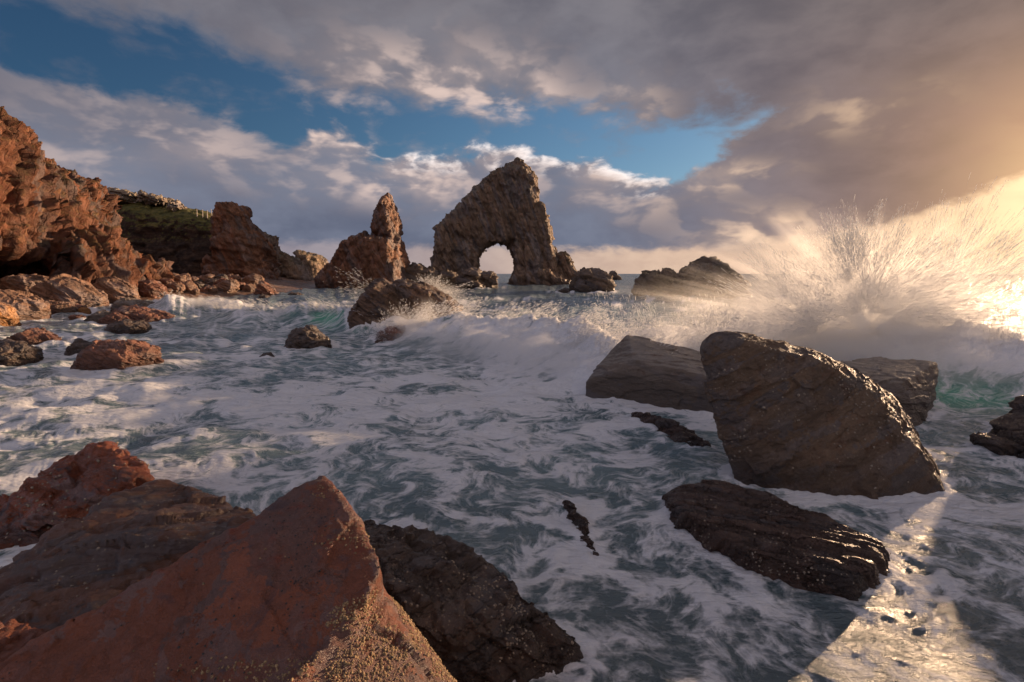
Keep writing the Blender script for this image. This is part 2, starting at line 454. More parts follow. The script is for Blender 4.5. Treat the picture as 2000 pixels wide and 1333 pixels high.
# ------------------------------------------------------------------ materials
def new_mat(name):
    m = bpy.data.materials.new(name); m.use_nodes = True; t = m.node_tree; t.nodes.clear()
    b = t.nodes.new('ShaderNodeBsdfPrincipled'); o = t.nodes.new('ShaderNodeOutputMaterial'); t.links.new(b.outputs[0], o.inputs[0])
    return m, t, b, o
def bump(t, h, strength, dist, prev=None):
    n = t.nodes.new('ShaderNodeBump'); setin(t, n.inputs['Height'], h)
    n.inputs['Strength'].default_value = strength; n.inputs['Distance'].default_value = dist
    if prev is not None: t.links.new(prev.s, n.inputs['Normal'])
    return V(t, n.outputs[0])
ALB = 0.62
def rock_mat(name, dark, mid, light, patch, s=1.0, bed=(0.3, 0, 1), rough=(0.35, 0.75), wet=0.35, wetz=0.5, green=0.0, bumpk=1.0, streak=0.5, patch_amt=0.35, speck=0.0, specks=60.0, tone_amt=0.9, grey=0.6, crack=0.7, pale=0.0):
    dark, mid, light, patch = [tuple(x * ALB for x in c) for c in (dark, mid, light, patch)]
    m, t, b, o = new_mat(name)
    tc = t.nodes.new('ShaderNodeTexCoord'); C = V(t, tc.outputs['Object'])
    geo = t.nodes.new('ShaderNodeNewGeometry'); gx, gy, gz = sep(t, V(t, geo.outputs['Position']))
    B = basis(bed)
    qs = [vmath(t, 'DOT_PRODUCT', C, tuple(float(a) for a in B[i])) for i in range(3)]
    q = vec(t, qs[0] * 0.35, qs[1] * 0.35, qs[2] * 2.2)
    n1 = noise(t, C, 1.1 / s, 6, 0.62, 0.4)
    n2 = noise(t, C, 4.5 / s, 8, 0.68, 0.3)
    st = noise(t, q, 2.6 / s, 9, 0.70, 0.2)
    n3 = noise(t, C, 30 / s, 5, 0.7)
    f = (n1 * 0.35 + n2 * 0.30 + st * streak * 0.7 + 0.35 * (1 - streak) + n3 * 0.15)
    f = smooth(f, 0.38, 0.72)
    col = ramp(t, f, [(0.0, dark), (0.45, mid), (0.85, light)])
    vw = vmath(t, 'ADD', q, vmath(t, 'SCALE', vec(t, n2, n1, st), scale=0.9))
    vc = sep(t, voronoi(t, vw, 1.9 / s, 'F1', out='Color')); vc2 = sep(t, voronoi(t, vw, 5.5 / s, 'F1', out='Color'))
    tone = (vc[0] * 0.6 + vc2[1] * 0.4) * tone_amt * 1.1 + (1.0 - tone_amt * 0.55)
    col = mix(t, 1.0, col, vec(t, tone, tone, tone), 'MULTIPLY')
    gr_ = smooth(vc[1] * 0.6 + n1 * 0.7, 0.62, 0.85) * grey
    lum = vmath(t, 'DOT_PRODUCT', col, (0.35, 0.45, 0.2)); col = mix(t, gr_, col, vec(t, lum * 1.05, lum * 0.95, lum * 0.98))
    pm = smooth(noise(t, C, 1.7 / s, 7, 0.66, 0.8), 0.54, 0.66) * smooth(n2, 0.35, 0.6)
    col = mix(t, pm * patch_amt, col, patch)
    pm2 = smooth(noise(t, vmath(t, 'ADD', C, (7.3, 2.1, 9.9)), 2.6 / s, 7, 0.7, 0.5), 0.56, 0.70)
    col = mix(t, pm2 * 0.55, col, mix(t, 1.0, mid, (1.6, 0.95, 0.62), 'MULTIPLY'))
    if pale:  # upward faces painted lighter, standing in for sky light reflected off wet tops
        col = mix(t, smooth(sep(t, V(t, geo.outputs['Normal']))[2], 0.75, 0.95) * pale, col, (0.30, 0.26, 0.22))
    if green:
        nz = sep(t, V(t, geo.outputs['Normal']))[2]
        gm = smooth(nz, 0.25, 0.75) * smooth(n2, 0.40, 0.6) * smooth(gz, 3.0, 6.0) * green
        col = mix(t, gm, col, (0.055, 0.075, 0.018))
    if speck:
        vd = voronoi(t, C, specks, 'F1')
        sp = (1.0 - smooth(vd, 0.10, 0.26)) * smooth(noise(t, C, 3.0 / s, 3), 0.45, 0.62)
        col = mix(t, sp * speck, col, (0.42, 0.33, 0.23))
    # wave-washed band darkens and shines
    wz = 1.0 - smooth(gz + (n1 - 0.5) * wetz * 1.6, wetz * 0.5, wetz * 1.3)
    col = mix(t, wz * 0.55, col, mix(t, 1.0, col, (0.30, 0.27, 0.26), 'MULTIPLY'))
    setin(t, b.inputs['Base Color'], col)
    r = smooth(n2 * 0.7 + n3 * 0.3, 0.35, 0.62) * (rough[1] - rough[0]) + rough[0]
    r = r * (1.0 - wz * wet)
    setin(t, b.inputs['Roughness'], r); b.inputs['Specular IOR Level'].default_value = 0.45
    hgt = st * 0.9 + n2 * 0.8 + voronoi(t, C, 3.4 / s, 'F1') * 0.35
    nb = bump(t, hgt, 0.75 * bumpk, 0.10 * s)
    ck = voronoi(t, vmath(t, 'ADD', q, vmath(t, 'SCALE', vec(t, n2, n1, st), scale=0.5)), 2.4 / s, 'DISTANCE_TO_EDGE')
    nb = bump(t, smooth(ck, 0.0, 0.06), crack * bumpk, 0.05 * s, nb)
    fine = noise(t, C, 22 / s, 8, 0.72) * 0.8 + noise(t, q, 14 / s, 6, 0.7) * 0.6
    nb = bump(t, fine, 0.8 * bumpk, 0.028 * s, nb)
    nb = bump(t, noise(t, C, 90 / s, 4, 0.75), 0.55 * bumpk, 0.006 * s, nb)
    setin(t, b.inputs['Normal'], nb)
    return m
M = {}
M['cliff'] = rock_mat('rust_cliff', (0.014, 0.008, 0.008), (0.085, 0.030, 0.020), (0.25, 0.092, 0.044), (0.62, 0.34, 0.13), s=4.5, bed=(0.15, 0.9, -0.4), wetz=1.2, green=0.35, streak=0.45, patch_amt=0.55, rough=(0.6, 0.9), bumpk=1.3)
M['headland'] = rock_mat('dark_cliff', (0.020, 0.014, 0.011), (0.060, 0.038, 0.026), (0.13, 0.085, 0.05), (0.24, 0.17, 0.10), s=10, bed=(0, 0.2, 1), wetz=1.5, rough=(0.75, 0.95), patch_amt=0.2)
M['stack'] = rock_mat('rust_stack', (0.050, 0.024, 0.017), (0.20, 0.080, 0.045), (0.36, 0.17, 0.095), (0.32, 0.22, 0.15), s=3.5, bumpk=1.3, bed=(0.9, 0.1, 0.4), wetz=1.6, rough=(0.55, 0.9), green=0.12, streak=0.45)
M['arch'] = rock_mat('grey_brown_arch_rock', (0.060, 0.038, 0.028), (0.20, 0.125, 0.085), (0.38, 0.25, 0.165), (0.45, 0.32, 0.22), s=4, bumpk=1.4, bed=(0.9, 0.0, 0.35), wetz=2.0, rough=(0.6, 0.9), green=0.45, streak=0.55)
M['skerry'] = rock_mat('dark_skerry_rock', (0.030, 0.022, 0.018), (0.105, 0.070, 0.050), (0.23, 0.16, 0.11), (0.28, 0.20, 0.14), s=4, bed=(0.3, 0.0, 0.9), wetz=1.0, rough=(0.5, 0.9), streak=0.6)
M['beach'] = rock_mat('wet_boulder', (0.040, 0.024, 0.017), (0.17, 0.088, 0.055), (0.34, 0.19, 0.12), (0.45, 0.28, 0.16), s=2.2, bed=(0.5, 0.1, 0.9), wetz=0.8, rough=(0.4, 0.8), streak=0.5)
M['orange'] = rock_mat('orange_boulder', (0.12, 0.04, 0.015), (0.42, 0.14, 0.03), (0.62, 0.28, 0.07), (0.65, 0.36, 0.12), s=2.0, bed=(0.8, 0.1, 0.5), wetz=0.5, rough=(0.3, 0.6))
M['redboulder'] = rock_mat('red_brown_boulder', (0.035, 0.018, 0.014), (0.15, 0.058, 0.042), (0.30, 0.13, 0.08), (0.40, 0.22, 0.13), s=1.4, bed=(0.4, 0.2, 0.9), wetz=0.45, rough=(0.3, 0.7))
M['surge'] = rock_mat('brown_cracked_rock', (0.022, 0.015, 0.012), (0.090, 0.050, 0.032), (0.21, 0.120, 0.075), (0.26, 0.15, 0.09), s=1.2, bed=(0.5, 0.1, 0.8), wetz=0.5, rough=(0.35, 0.7), streak=0.5, crack=1.0)
M['dark'] = rock_mat('dark_wet_rock', (0.018, 0.013, 0.012), (0.060, 0.040, 0.032), (0.15, 0.10, 0.075), (0.20, 0.12, 0.07), s=0.8, bed=(-0.35, 0.2, 0.9), wetz=0.35, rough=(0.25, 0.6), speck=0.5, specks=22)
M['bigslab'] = rock_mat('brown_slab_rock', (0.022, 0.016, 0.013), (0.090, 0.056, 0.034), (0.24, 0.15, 0.09), (0.28, 0.10, 0.035), s=0.7, bed=(-0.45, 0.15, 0.85), wetz=0.45, wet=0.25, bumpk=1.3, rough=(0.36, 0.68), streak=0.35, crack=0.15, tone_amt=0.6, speck=0.55, specks=16)
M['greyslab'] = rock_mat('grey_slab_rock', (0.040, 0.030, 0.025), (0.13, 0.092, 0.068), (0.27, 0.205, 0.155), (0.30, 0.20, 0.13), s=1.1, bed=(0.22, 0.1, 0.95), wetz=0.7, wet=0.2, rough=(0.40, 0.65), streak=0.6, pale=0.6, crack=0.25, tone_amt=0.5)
M['strata'] = rock_mat('layered_dark_rock', (0.016, 0.010, 0.009), (0.062, 0.036, 0.028), (0.17, 0.10, 0.072), (0.20, 0.11, 0.07), s=0.7, bed=(0.45, 0.80, 0.45), wetz=0.3, rough=(0.22, 0.55), streak=1.0, bumpk=1.2, speck=0.3, specks=26)
M['red'] = rock_mat('rust_red_slab', (0.040, 0.018, 0.020), (0.21, 0.055, 0.032), (0.34, 0.105, 0.050), (0.115, 0.075, 0.090), s=0.5, bed=(0.3, -0.2, 0.9), wetz=0.1, rough=(0.24, 0.52), streak=0.25, patch_amt=0.85, bumpk=1.15, crack=0.15, tone_amt=0.55, grey=0.5)
M['plum'] = rock_mat('plum_brown_rock', (0.022, 0.014, 0.013), (0.085, 0.038, 0.026), (0.19, 0.085, 0.05), (0.070, 0.075, 0.095), s=0.55, bed=(-0.25, 0.35, 0.9), wetz=0.25, rough=(0.25, 0.6), streak=0.8, patch_amt=0.8, bumpk=0.7, crack=0.1, tone_amt=0.4, speck=0.5, specks=26)
M['scarlet'] = rock_mat('scarlet_brown_rock', (0.022, 0.016, 0.016), (0.15, 0.040, 0.022), (0.34, 0.09, 0.035), (0.060, 0.070, 0.095), s=0.55, bed=(0.3, 0.2, 0.9), wetz=0.2, rough=(0.22, 0.55), streak=0.4, patch_amt=0.9, crack=0.2, tone_amt=0.7, speck=0.35, specks=26)
def simple_mat(name, c, rough=0.7, bs=20, bd=0.01, var=0.35):
    m, t, b, o = new_mat(name); tc = t.nodes.new('ShaderNodeTexCoord'); C = V(t, tc.outputs['Object'])
    n = noise(t, C, bs, 5, 0.6)
    col = mix(t, smooth(n, 0.3, 0.7), tuple(x * (1 - var) for x in c), tuple(min(1, x * (1 + var)) for x in c))
    setin(t, b.inputs['Base Color'], col); b.inputs['Roughness'].default_value = rough
    setin(t, b.inputs['Normal'], bump(t, n, 0.5, bd)); return m

FOOT = []          # footprints (x, y, radius) of everything that stands in the water
def rock(name, v, f, mat, label, cat='rock', group=None, foot=True):
    v = np.asarray(v); lo, hi = v.min(0), v.max(0)
    w = v[np.abs(v[:, 2]) < 0.25]
    if foot and len(w) > 6:
        a, b = w.min(0), w.max(0)
        FOOT.append(w[:: max(1, len(w) // 60), :2])
    base = np.array(((lo[0] + hi[0]) / 2, (lo[1] + hi[1]) / 2, max(lo[2], 0.0)), np.float32)
    me = mesh_np(name, v - base, f)
    o = link(name, me, mat, loc=tuple(float(a) for a in base), label=label, category=cat)
    if group: o['group'] = group
    return o
# ------------------------------------------------------------------ rocks and cliffs
def subdiv(v, f):
    e = np.concatenate([f[:, [0, 1]], f[:, [1, 2]], f[:, [2, 3]], f[:, [3, 0]]]); e.sort(axis=1)
    key = e[:, 0].astype(np.int64) * (len(v) + 1) + e[:, 1]
    uq, first, inv = np.unique(key, return_index=True, return_inverse=True)
    ue = e[first]; em = (v[ue[:, 0]] + v[ue[:, 1]]) * 0.5; fm = v[f].mean(1)
    nf = len(f); b = len(v); ei = inv.reshape(4, nf) + b; fi = np.arange(nf) + b + len(ue)
    out = [np.stack([f[:, k], ei[k], fi, ei[(k - 1) % 4]], 1) for k in range(4)]
    return np.concatenate([v, em, fm]).astype(np.float32), np.concatenate(out).astype(np.int32)
def relax(v, f, it=1):
    for _ in range(it):
        a = np.zeros_like(v); c = np.zeros(len(v)); m = v[f].mean(1)
        for k in range(4):
            for j in range(3): a[:, j] += np.bincount(f[:, k], m[:, j], len(v))
            c += np.bincount(f[:, k], minlength=len(v))
        v = (a / np.maximum(c, 1)[:, None]).astype(np.float32)
    return v
def big_rock(name, pieces, cuts, h, sub, relief, mat, label, cat='rock', sm=0.6, seed=0, zmin=-1.0, group=None):
    R = dict(relief); R0 = dict(R); s = R['s']; warp = R0.pop('warp', 0.05)
    v, f = lumps(pieces, cuts, h, sm=sm, relief=dict(s=s, warp=warp, a_big=0, a_fac=0, a_fine=0, a_str=0), seed=seed, zmin=zmin)
    for _ in range(sub): v, f = subdiv(v, f)
    v = relax(v, f, 1)
    R0.pop('s'); n = vnormals(v, f)
    v = v + n * crag(v, n, s, seed=seed, **R0)[:, None]
    return rock(name, v, f, M[mat], label, cat, group)

# --- distant sea arch
Y = 150
arch_p = [slab_pts([(853, 540), (851, 492), (857, 448), (893, 420), (930, 405), (950, 440), (945, 500), (938, 540)], Y, 20, 0.8, below=-2),
          slab_pts([(862, 450), (876, 428), (900, 405), (928, 380), (958, 346), (995, 325), (1026, 325), (1050, 345), (1054, 400), (1058, 460), (1010, 490), (930, 500), (890, 470)], Y, 22, 0.78),
          slab_pts([(1000, 332), (1010, 313), (1024, 320), (1040, 350), (990, 350)], Y, 12, 0.6),
          slab_pts([(1000, 440), (1054, 395), (1064, 450), (1072, 495), (1076, 530), (1090, 557), (1002, 557), (998, 500)], Y, 24, 0.8, below=-2),
          slab_pts([(985, 558), (992, 540), (1010, 528), (1072, 522), (1100, 538), (1124, 556)], Y - 4, 26, 0.7, below=-2),
          slab_pts([(925, 536), (929, 522), (935, 516), (938, 524), (938, 540)], Y - 2, 4, 0.6, below=-2)]
cut = [P(a, b, yy) for yy in (Y - 22, Y + 24) for a, b in [(928, 566), (929, 512), (938, 488), (958, 473), (982, 471), (1000, 484), (1009, 508), (1008, 530), (998, 544), (992, 566)]]
big_rock('sea_arch', arch_p, [cut], 0.52, 1, dict(s=22, a_big=0.02, a_fac=0.03, a_str=0.012, lay=0.11, a_fine=0.022, a_rid=0.05, bed=(0.85, 0.2, 0.38), aniso=1.9, warp=0.05, fscale=0.26), 'arch',
         'tall sea arch with a round hole, in open water, bits of green on its face', 'sea arch', sm=0.8, seed=3)
big_rock('sea_stack', [slab_pts([(622, 563), (640, 535), (662, 508), (690, 468), (714, 452), (735, 470), (745, 563)], 112, 14, 0.7, below=-2),
                       slab_pts([(727, 480), (733, 425), (743, 403), (757, 378), (761, 380), (770, 404), (778, 440), (782, 490)], 112, 11, 0.55),
                       slab_pts([(725, 460), (779, 462), (785, 505), (791, 530), (800, 560), (650, 563)], 112, 18, 0.75, below=-2)], [], 0.42, 1,
         dict(s=15, a_big=0.02, a_fac=0.035, a_str=0.012, lay=0.12, bed=(0.8, 0.2, -0.5), a_fine=0.018, fscale=0.3, a_rid=0.04), 'stack', 'rust red rock spire with a sloping shoulder, between the cliffs and the arch', 'sea stack', sm=0.4, seed=11)
big_rock('sea_stack', [slab_pts([(436, 480), (436, 425), (441, 402), (455, 396), (468, 408), (475, 430), (485, 480)], 100, 9, 0.75),
                       slab_pts([(438, 480), (470, 430), (498, 448), (514, 475), (524, 510), (538, 560), (424, 560), (428, 510)], 100, 13, 0.7, below=-1)], [], 0.45, 1,
         dict(s=14, a_big=0.025, a_fac=0.04, a_str=0.015, lay=0.13, bed=(0.2, 0.2, 0.9), a_fine=0.02, fscale=0.3, a_rid=0.03), 'stack', 'blunt red headed crag standing on the boulder beach beside the grassy headland', 'sea stack', sm=1.0, seed=5)
big_rock('rock_ridge', [slab_pts([(485, 448), (498, 440), (515, 448), (528, 470), (537, 500), (548, 555), (470, 555)], 120, 12, 0.75, below=-1),
                        slab_pts([(530, 555), (535, 495), (545, 494), (562, 512), (588, 522), (606, 552)], 128, 10, 0.7, below=-1)], [], 0.6, 1,
         dict(s=14, a_big=0.04, a_fac=0.06, a_str=0.03, a_fine=0.022, fscale=0.3), 'arch', 'pale brown ridge of rock running out to sea behind the blunt red crag', 'rock', sm=1.0, seed=8)
big_rock('sea_stack', [slab_pts([(574, 552), (581, 508), (592, 491), (612, 498), (625, 510), (636, 520), (643, 548)], 165, 14, 0.75, below=-1)], [], 0.7, 1,
         dict(s=14, a_big=0.05, a_fac=0.06, a_str=0.04, bed=(0.9, 0, 0.3), a_fine=0.022), 'arch', 'small flat headed stack far out at the end of the pale ridge', 'sea stack', seed=9)
big_rock('rock', [slab_pts([(1072, 545), (1085, 506), (1098, 495), (1104, 497), (1108, 510), (1120, 532), (1132, 556), (1075, 558)], 146, 10, 0.7, below=-2),
                  slab_pts([(1104, 515), (1106, 494), (1109, 494), (1112, 518)], 146, 3, 0.7)], [], 0.45, 1,
         dict(s=9, a_big=0.05, a_fac=0.08, a_str=0.05, bed=(0.9, 0, 0.3), a_fine=0.03), 'arch', 'jagged pinnacle close against the outer foot of the sea arch', 'rock', seed=14)
big_rock('rock', [slab_pts([(1113, 570), (1118, 550), (1137, 530), (1172, 529), (1190, 545), (1199, 562), (1150, 572)], 84, 8, 0.75, below=-1.5),
                  slab_pts([(1136, 540), (1140, 527), (1150, 526), (1158, 534), (1150, 550)], 84, 3, 0.7)], [], 0.32, 1,
         dict(s=7, a_big=0.05, a_fac=0.07, a_str=0.05, a_fine=0.03), 'skerry', 'squat dark skerry with a knob on top, between the arch and the ridged rock', 'rock', seed=15)
big_rock('rock', [slab_pts([(1243, 576), (1248, 552), (1266, 533), (1300, 529), (1332, 542), (1345, 580)], 68, 6, 0.75, below=-1.5),
                  slab_pts([(1322, 582), (1332, 530), (1344, 516), (1364, 517), (1387, 503), (1400, 514), (1413, 526), (1428, 545), (1447, 562), (1446, 582)], 66, 9, 0.72, below=-1.5)], [], 0.28, 1,
         dict(s=7, a_big=0.03, a_fac=0.05, a_str=0.05, lay=0.07, bed=(0.25, 0.1, 0.95), a_fine=0.025), 'skerry', 'ridged double peaked rock standing out from the horizon, fine layers across its face', 'rock', sm=0.5, seed=16)
big_rock('rock', [slab_pts([(1184, 545), (1191, 532), (1199, 529), (1204, 535), (1213, 545)], 240, 8, 0.7, below=-1)], [], 0.7, 1, dict(s=7, a_big=0.06, a_fac=0.08, a_fine=0.03), 'skerry', 'tiny pointed skerry on the horizon just past the squat dark skerry', 'rock', seed=17)
big_rock('rock', [slab_pts([(886, 566), (896, 541), (918, 527), (936, 531), (945, 562)], 106, 8, 0.75, below=-1.5),
                  slab_pts([(930, 562), (940, 538), (958, 532), (971, 546), (966, 560)], 108, 6, 0.7, below=-1.5)], [], 0.35, 1,
         dict(s=7, a_big=0.06, a_fac=0.07, a_str=0.05, a_fine=0.03), 'skerry', 'low broken reef in front of the opening of the sea arch', 'rock', seed=18)
big_rock('rock', [slab_pts([(775, 556), (792, 524), (812, 518), (846, 527), (862, 548), (850, 560)], 116, 9, 0.75, below=-1.5),
                  slab_pts([(845, 556), (862, 530), (886, 533), (902, 550), (895, 560)], 118, 8, 0.7, below=-1.5)], [], 0.4, 1,
         dict(s=8, a_big=0.06, a_fac=0.08, a_str=0.05, a_fine=0.03), 'skerry', 'low jagged dark reef between the rust red spire and the sea arch', 'rock', seed=19)

# --- the near cliff
cl = [[P(-420, 40, 36), P(-12, 222, 50), P(45, 275, 53), P(100, 342, 56), P(148, 396, 60), P(186, 450, 63), P(230, 506, 66), P(268, 556, 68),
       P(-420, 700, 27), P(-60, 590, 40), P(120, 568, 50), P(210, 566, 56), P(280, 566, 66), P(-420, 60, 95), P(0, 300, 100), P(250, 520, 95), P(-420, 640, 95), P(300, 562, 95)],
      slab_pts([(112, 352), (138, 338), (152, 348), (168, 378), (186, 405), (196, 450), (110, 450)], 74, 10, 0.75),
      [P(150, 470, 52), P(205, 450, 56), P(236, 515, 58), P(270, 566, 60), P(120, 500, 49), P(150, 580, 47), P(250, 580, 52), P(180, 475, 66), P(262, 562, 70)],
      slab_pts([(282, 560), (285, 510), (300, 505), (312, 530), (318, 560)], 64, 5, 0.7)]
ccut = [[P(-260, 610, 20), P(170, 600, 36), P(-260, 420, 20), P(90, 455, 30), P(-200, 480, 50), P(60, 500, 53.5), P(140, 545, 53), P(120, 570, 52), P(-200, 600, 50)]]
cliff = big_rock('cliff', cl, ccut, 0.55, 1, dict(s=16, a_big=0.05, a_fac=0.06, a_str=0.015, lay=0.10, bed=(0.15, 0.9, -0.4), a_fine=0.024, aniso=2.2, warp=0.05, fscale=0.2, a_rid=0.065), 'cliff',
         'steep rust and orange crumbling cliff rising above the boulder beach', 'cliff', sm=1.5, seed=21, zmin=-0.5)
# --- grassy headland behind
hl = [[P(90, 352, 150), P(215, 375, 152), P(270, 383, 150), P(330, 400, 146), P(385, 414, 138), P(450, 430, 128), P(175, 402, 124), P(260, 426, 120), P(340, 430, 117), P(470, 438, 114),
       P(60, 575, 122), P(250, 575, 116), P(480, 575, 110), P(90, 540, 210), P(215, 395, 200), P(450, 470, 190), P(480, 560, 200)]]
R_ = dict(s=20, a_big=0.03, a_fac=0.025, a_str=0.015, a_fine=0.01, a_rid=0.012, fscale=0.35, bed=(0.1, 0, 1))
def headland_mat():
    m, t, b, o = new_mat('grassy_headland'); tc = t.nodes.new('ShaderNodeTexCoord'); C = V(t, tc.outputs['Object'])
    g = t.nodes.new('ShaderNodeNewGeometry'); nz = sep(t, V(t, g.outputs['True Normal']))[2]; gz = sep(t, V(t, g.outputs['Position']))[2]
    n1 = noise(t, C, 0.12, 6, 0.6); n2 = noise(t, C, 0.7, 8, 0.7); q = vmath(t, 'MULTIPLY', C, (0.35, 0.35, 1.6)); st = noise(t, q, 0.5, 8, 0.7)
    rockc = ramp(t, smooth(n2 * 0.5 + st * 0.5, 0.35, 0.68), [(0, (0.018, 0.012, 0.010)), (0.5, (0.075, 0.045, 0.030)), (1, (0.17, 0.11, 0.07))])
    wh = smooth(noise(t, C, 1.2, 4, 0.7), 0.68, 0.74) * (1.0 - smooth(gz, 6, 12))
    rockc = mix(t, wh * 0.7, rockc, (0.40, 0.36, 0.32))
    gr = ramp(t, smooth(n2 * 0.6 + n1 * 0.4, 0.36, 0.64), [(0, (0.045, 0.038, 0.012)), (0.5, (0.115, 0.115, 0.025)), (1, (0.25, 0.20, 0.055))])
    gm = smooth(nz + (n2 - 0.5) * 0.5, 0.12, 0.45) * smooth(gz + (n2 - 0.5) * 6.0, 9.5, 12.5)
    setin(t, b.inputs['Base Color'], mix(t, gm, rockc, gr)); b.inputs['Roughness'].default_value = 0.95
    nb = bump(t, n2 * 0.7 + st * 0.6, 0.9, 1.6); nb = bump(t, noise(t, C, 3.0, 6, 0.7), 0.7, 0.3, nb); setin(t, b.inputs['Normal'], nb); return m
M['grassy'] = headland_mat()
headland = big_rock('headland', hl, [], 0.8, 1, R_, 'grassy', 'grass topped headland with a dark sheer face, beyond the rust cliff', 'headland', sm=1.0, seed=24, zmin=-0.5)
from mathutils.bvhtree import BVHTree
def bvh_of(o):
    me = o.data; n = len(me.vertices); co = np.empty(n * 3, np.float32); me.vertices.foreach_get('co', co); co = co.reshape(-1, 3) + np.array(o.location)
    k = np.empty(len(me.loops), np.int32); me.loops.foreach_get('vertex_index', k)
    return BVHTree.FromPolygons(co.tolist(), k.reshape(-1, 4).tolist())
hb_ = bvh_of(headland)
def hit(b, px, py):
    r = b.ray_cast(Vector((0, 0, CAMH)), ray(px, py).normalized()); return r[0]
M['outcrop'] = rock_mat('pale_outcrop_rock', (0.10, 0.075, 0.055), (0.32, 0.24, 0.18), (0.50, 0.40, 0.31), (0.42, 0.30, 0.2), s=4, bed=(0.1, 0, 1), wetz=0.1, rough=(0.8, 0.95), green=0.5)
def outcrop(ol, thick, seed):
    p = hit(hb_, np.mean([a for a, b in ol]), max(b for a, b in ol) + 1)
    Yq = p.y if p else 150
    v, f = hull_rock(slab_pts(ol, Yq + 1, thick, 0.8), 40, 26, dict(a_big=0.08, a_fac=0.12, a_str=0.08, a_fine=0.03, s=5), seed)
    lo, hi = v.min(0), v.max(0); hlc = np.array(headland.location)
    return link('outcrop', mesh_np('outcrop', v - hlc, f), M['outcrop'], headland, label='pale rocky outcrop along the crest of the headland')
outcrop([(192, 388), (200, 376), (232, 373), (268, 378), (282, 386), (270, 398), (215, 393)], 10, 31)
outcrop([(276, 388), (300, 380), (325, 386), (338, 397), (330, 403), (285, 400)], 8, 32)
outcrop([(336, 401), (348, 398), (362, 405), (355, 410), (340, 408)], 4, 33)
# fence posts along the crest
wood = simple_mat('weathered_post', (0.55, 0.48, 0.40), 0.8, 9)
fence = bpy.data.objects.new('fence', None); COL.objects.link(fence)
fence['label'] = 'thin pale posts of a clifftop fence on the grassy headland'; fence['category'] = 'fence'
pos = []
for px, py in ((385, 424), (396, 425), (405, 426), (414, 423), (420, 421), (426, 423), (431, 427)):
    h_ = None
    for k in range(14):
        h_ = hit(hb_, px, py + k * 1.0)
        if h_: break
    if h_: pos.append(h_)
if pos:
    fence.location = pos[0]
    pm = None
    for i, p_ in enumerate(pos):
        if pm is None:
            bm = bmesh.new(); bmesh.ops.create_cone(bm, cap_ends=True, segments=7, radius1=0.09, radius2=0.075, depth=1.9); bmesh.ops.translate(bm, verts=bm.verts, vec=(0, 0, 0.75))
            pm = bpy.data.meshes.new('post'); bm.to_mesh(pm); bm.free(); pm.materials.append(wood)
        o = bpy.data.objects.new('post', pm); COL.objects.link(o); o.parent = fence; o.location = p_ - fence.location; o.rotation_euler = (0.04 * (i % 3 - 1), 0.05 * (i % 2), i)

# --- beach under the boulders
def coast(Yw):     # world x of the waterline at depth Y
    return np.interp(Yw, [20, 30, 36, 46, 54, 62, 75, 95, 120], [-27, -30.5, -33, -35.2, -37.5, -36, -34.5, -36, -44])
def beach_z(X, Yw): return np.clip((coast(Yw) - X) * 0.22 - 0.05, -0.6, 2.3)
gx, gy = np.meshgrid(np.linspace(-110, -26, 240), np.linspace(18, 130, 280), indexing='ij')
bz = beach_z(gx.ravel(), gy.ravel()) + 0.25 * fbm(np.stack([gx.ravel(), gy.ravel(), 0 * gx.ravel()], 1) * 0.6, 4)
idx = np.arange(gx.size).reshape(gx.shape)
bf = np.stack([idx[:-1, :-1], idx[1:, :-1], idx[1:, 1:], idx[:-1, 1:]], -1).reshape(-1, 4)
link('beach', mesh_np('beach', np.stack([gx.ravel(), gy.ravel(), bz], 1), bf), M['beach'], kind='structure')
def onbeach(px, py):
    d = ray(px, py); Ys = np.linspace(22, 140, 900); k = Ys / d.y; zz = CAMH + d.z * k; bz_ = np.maximum(beach_z(d.x * k, Ys), 0)
    i = np.argmax(zz <= bz_) if (zz <= bz_).any() else 899
    return np.array((d.x * k[i], Ys[i], bz_[i]))

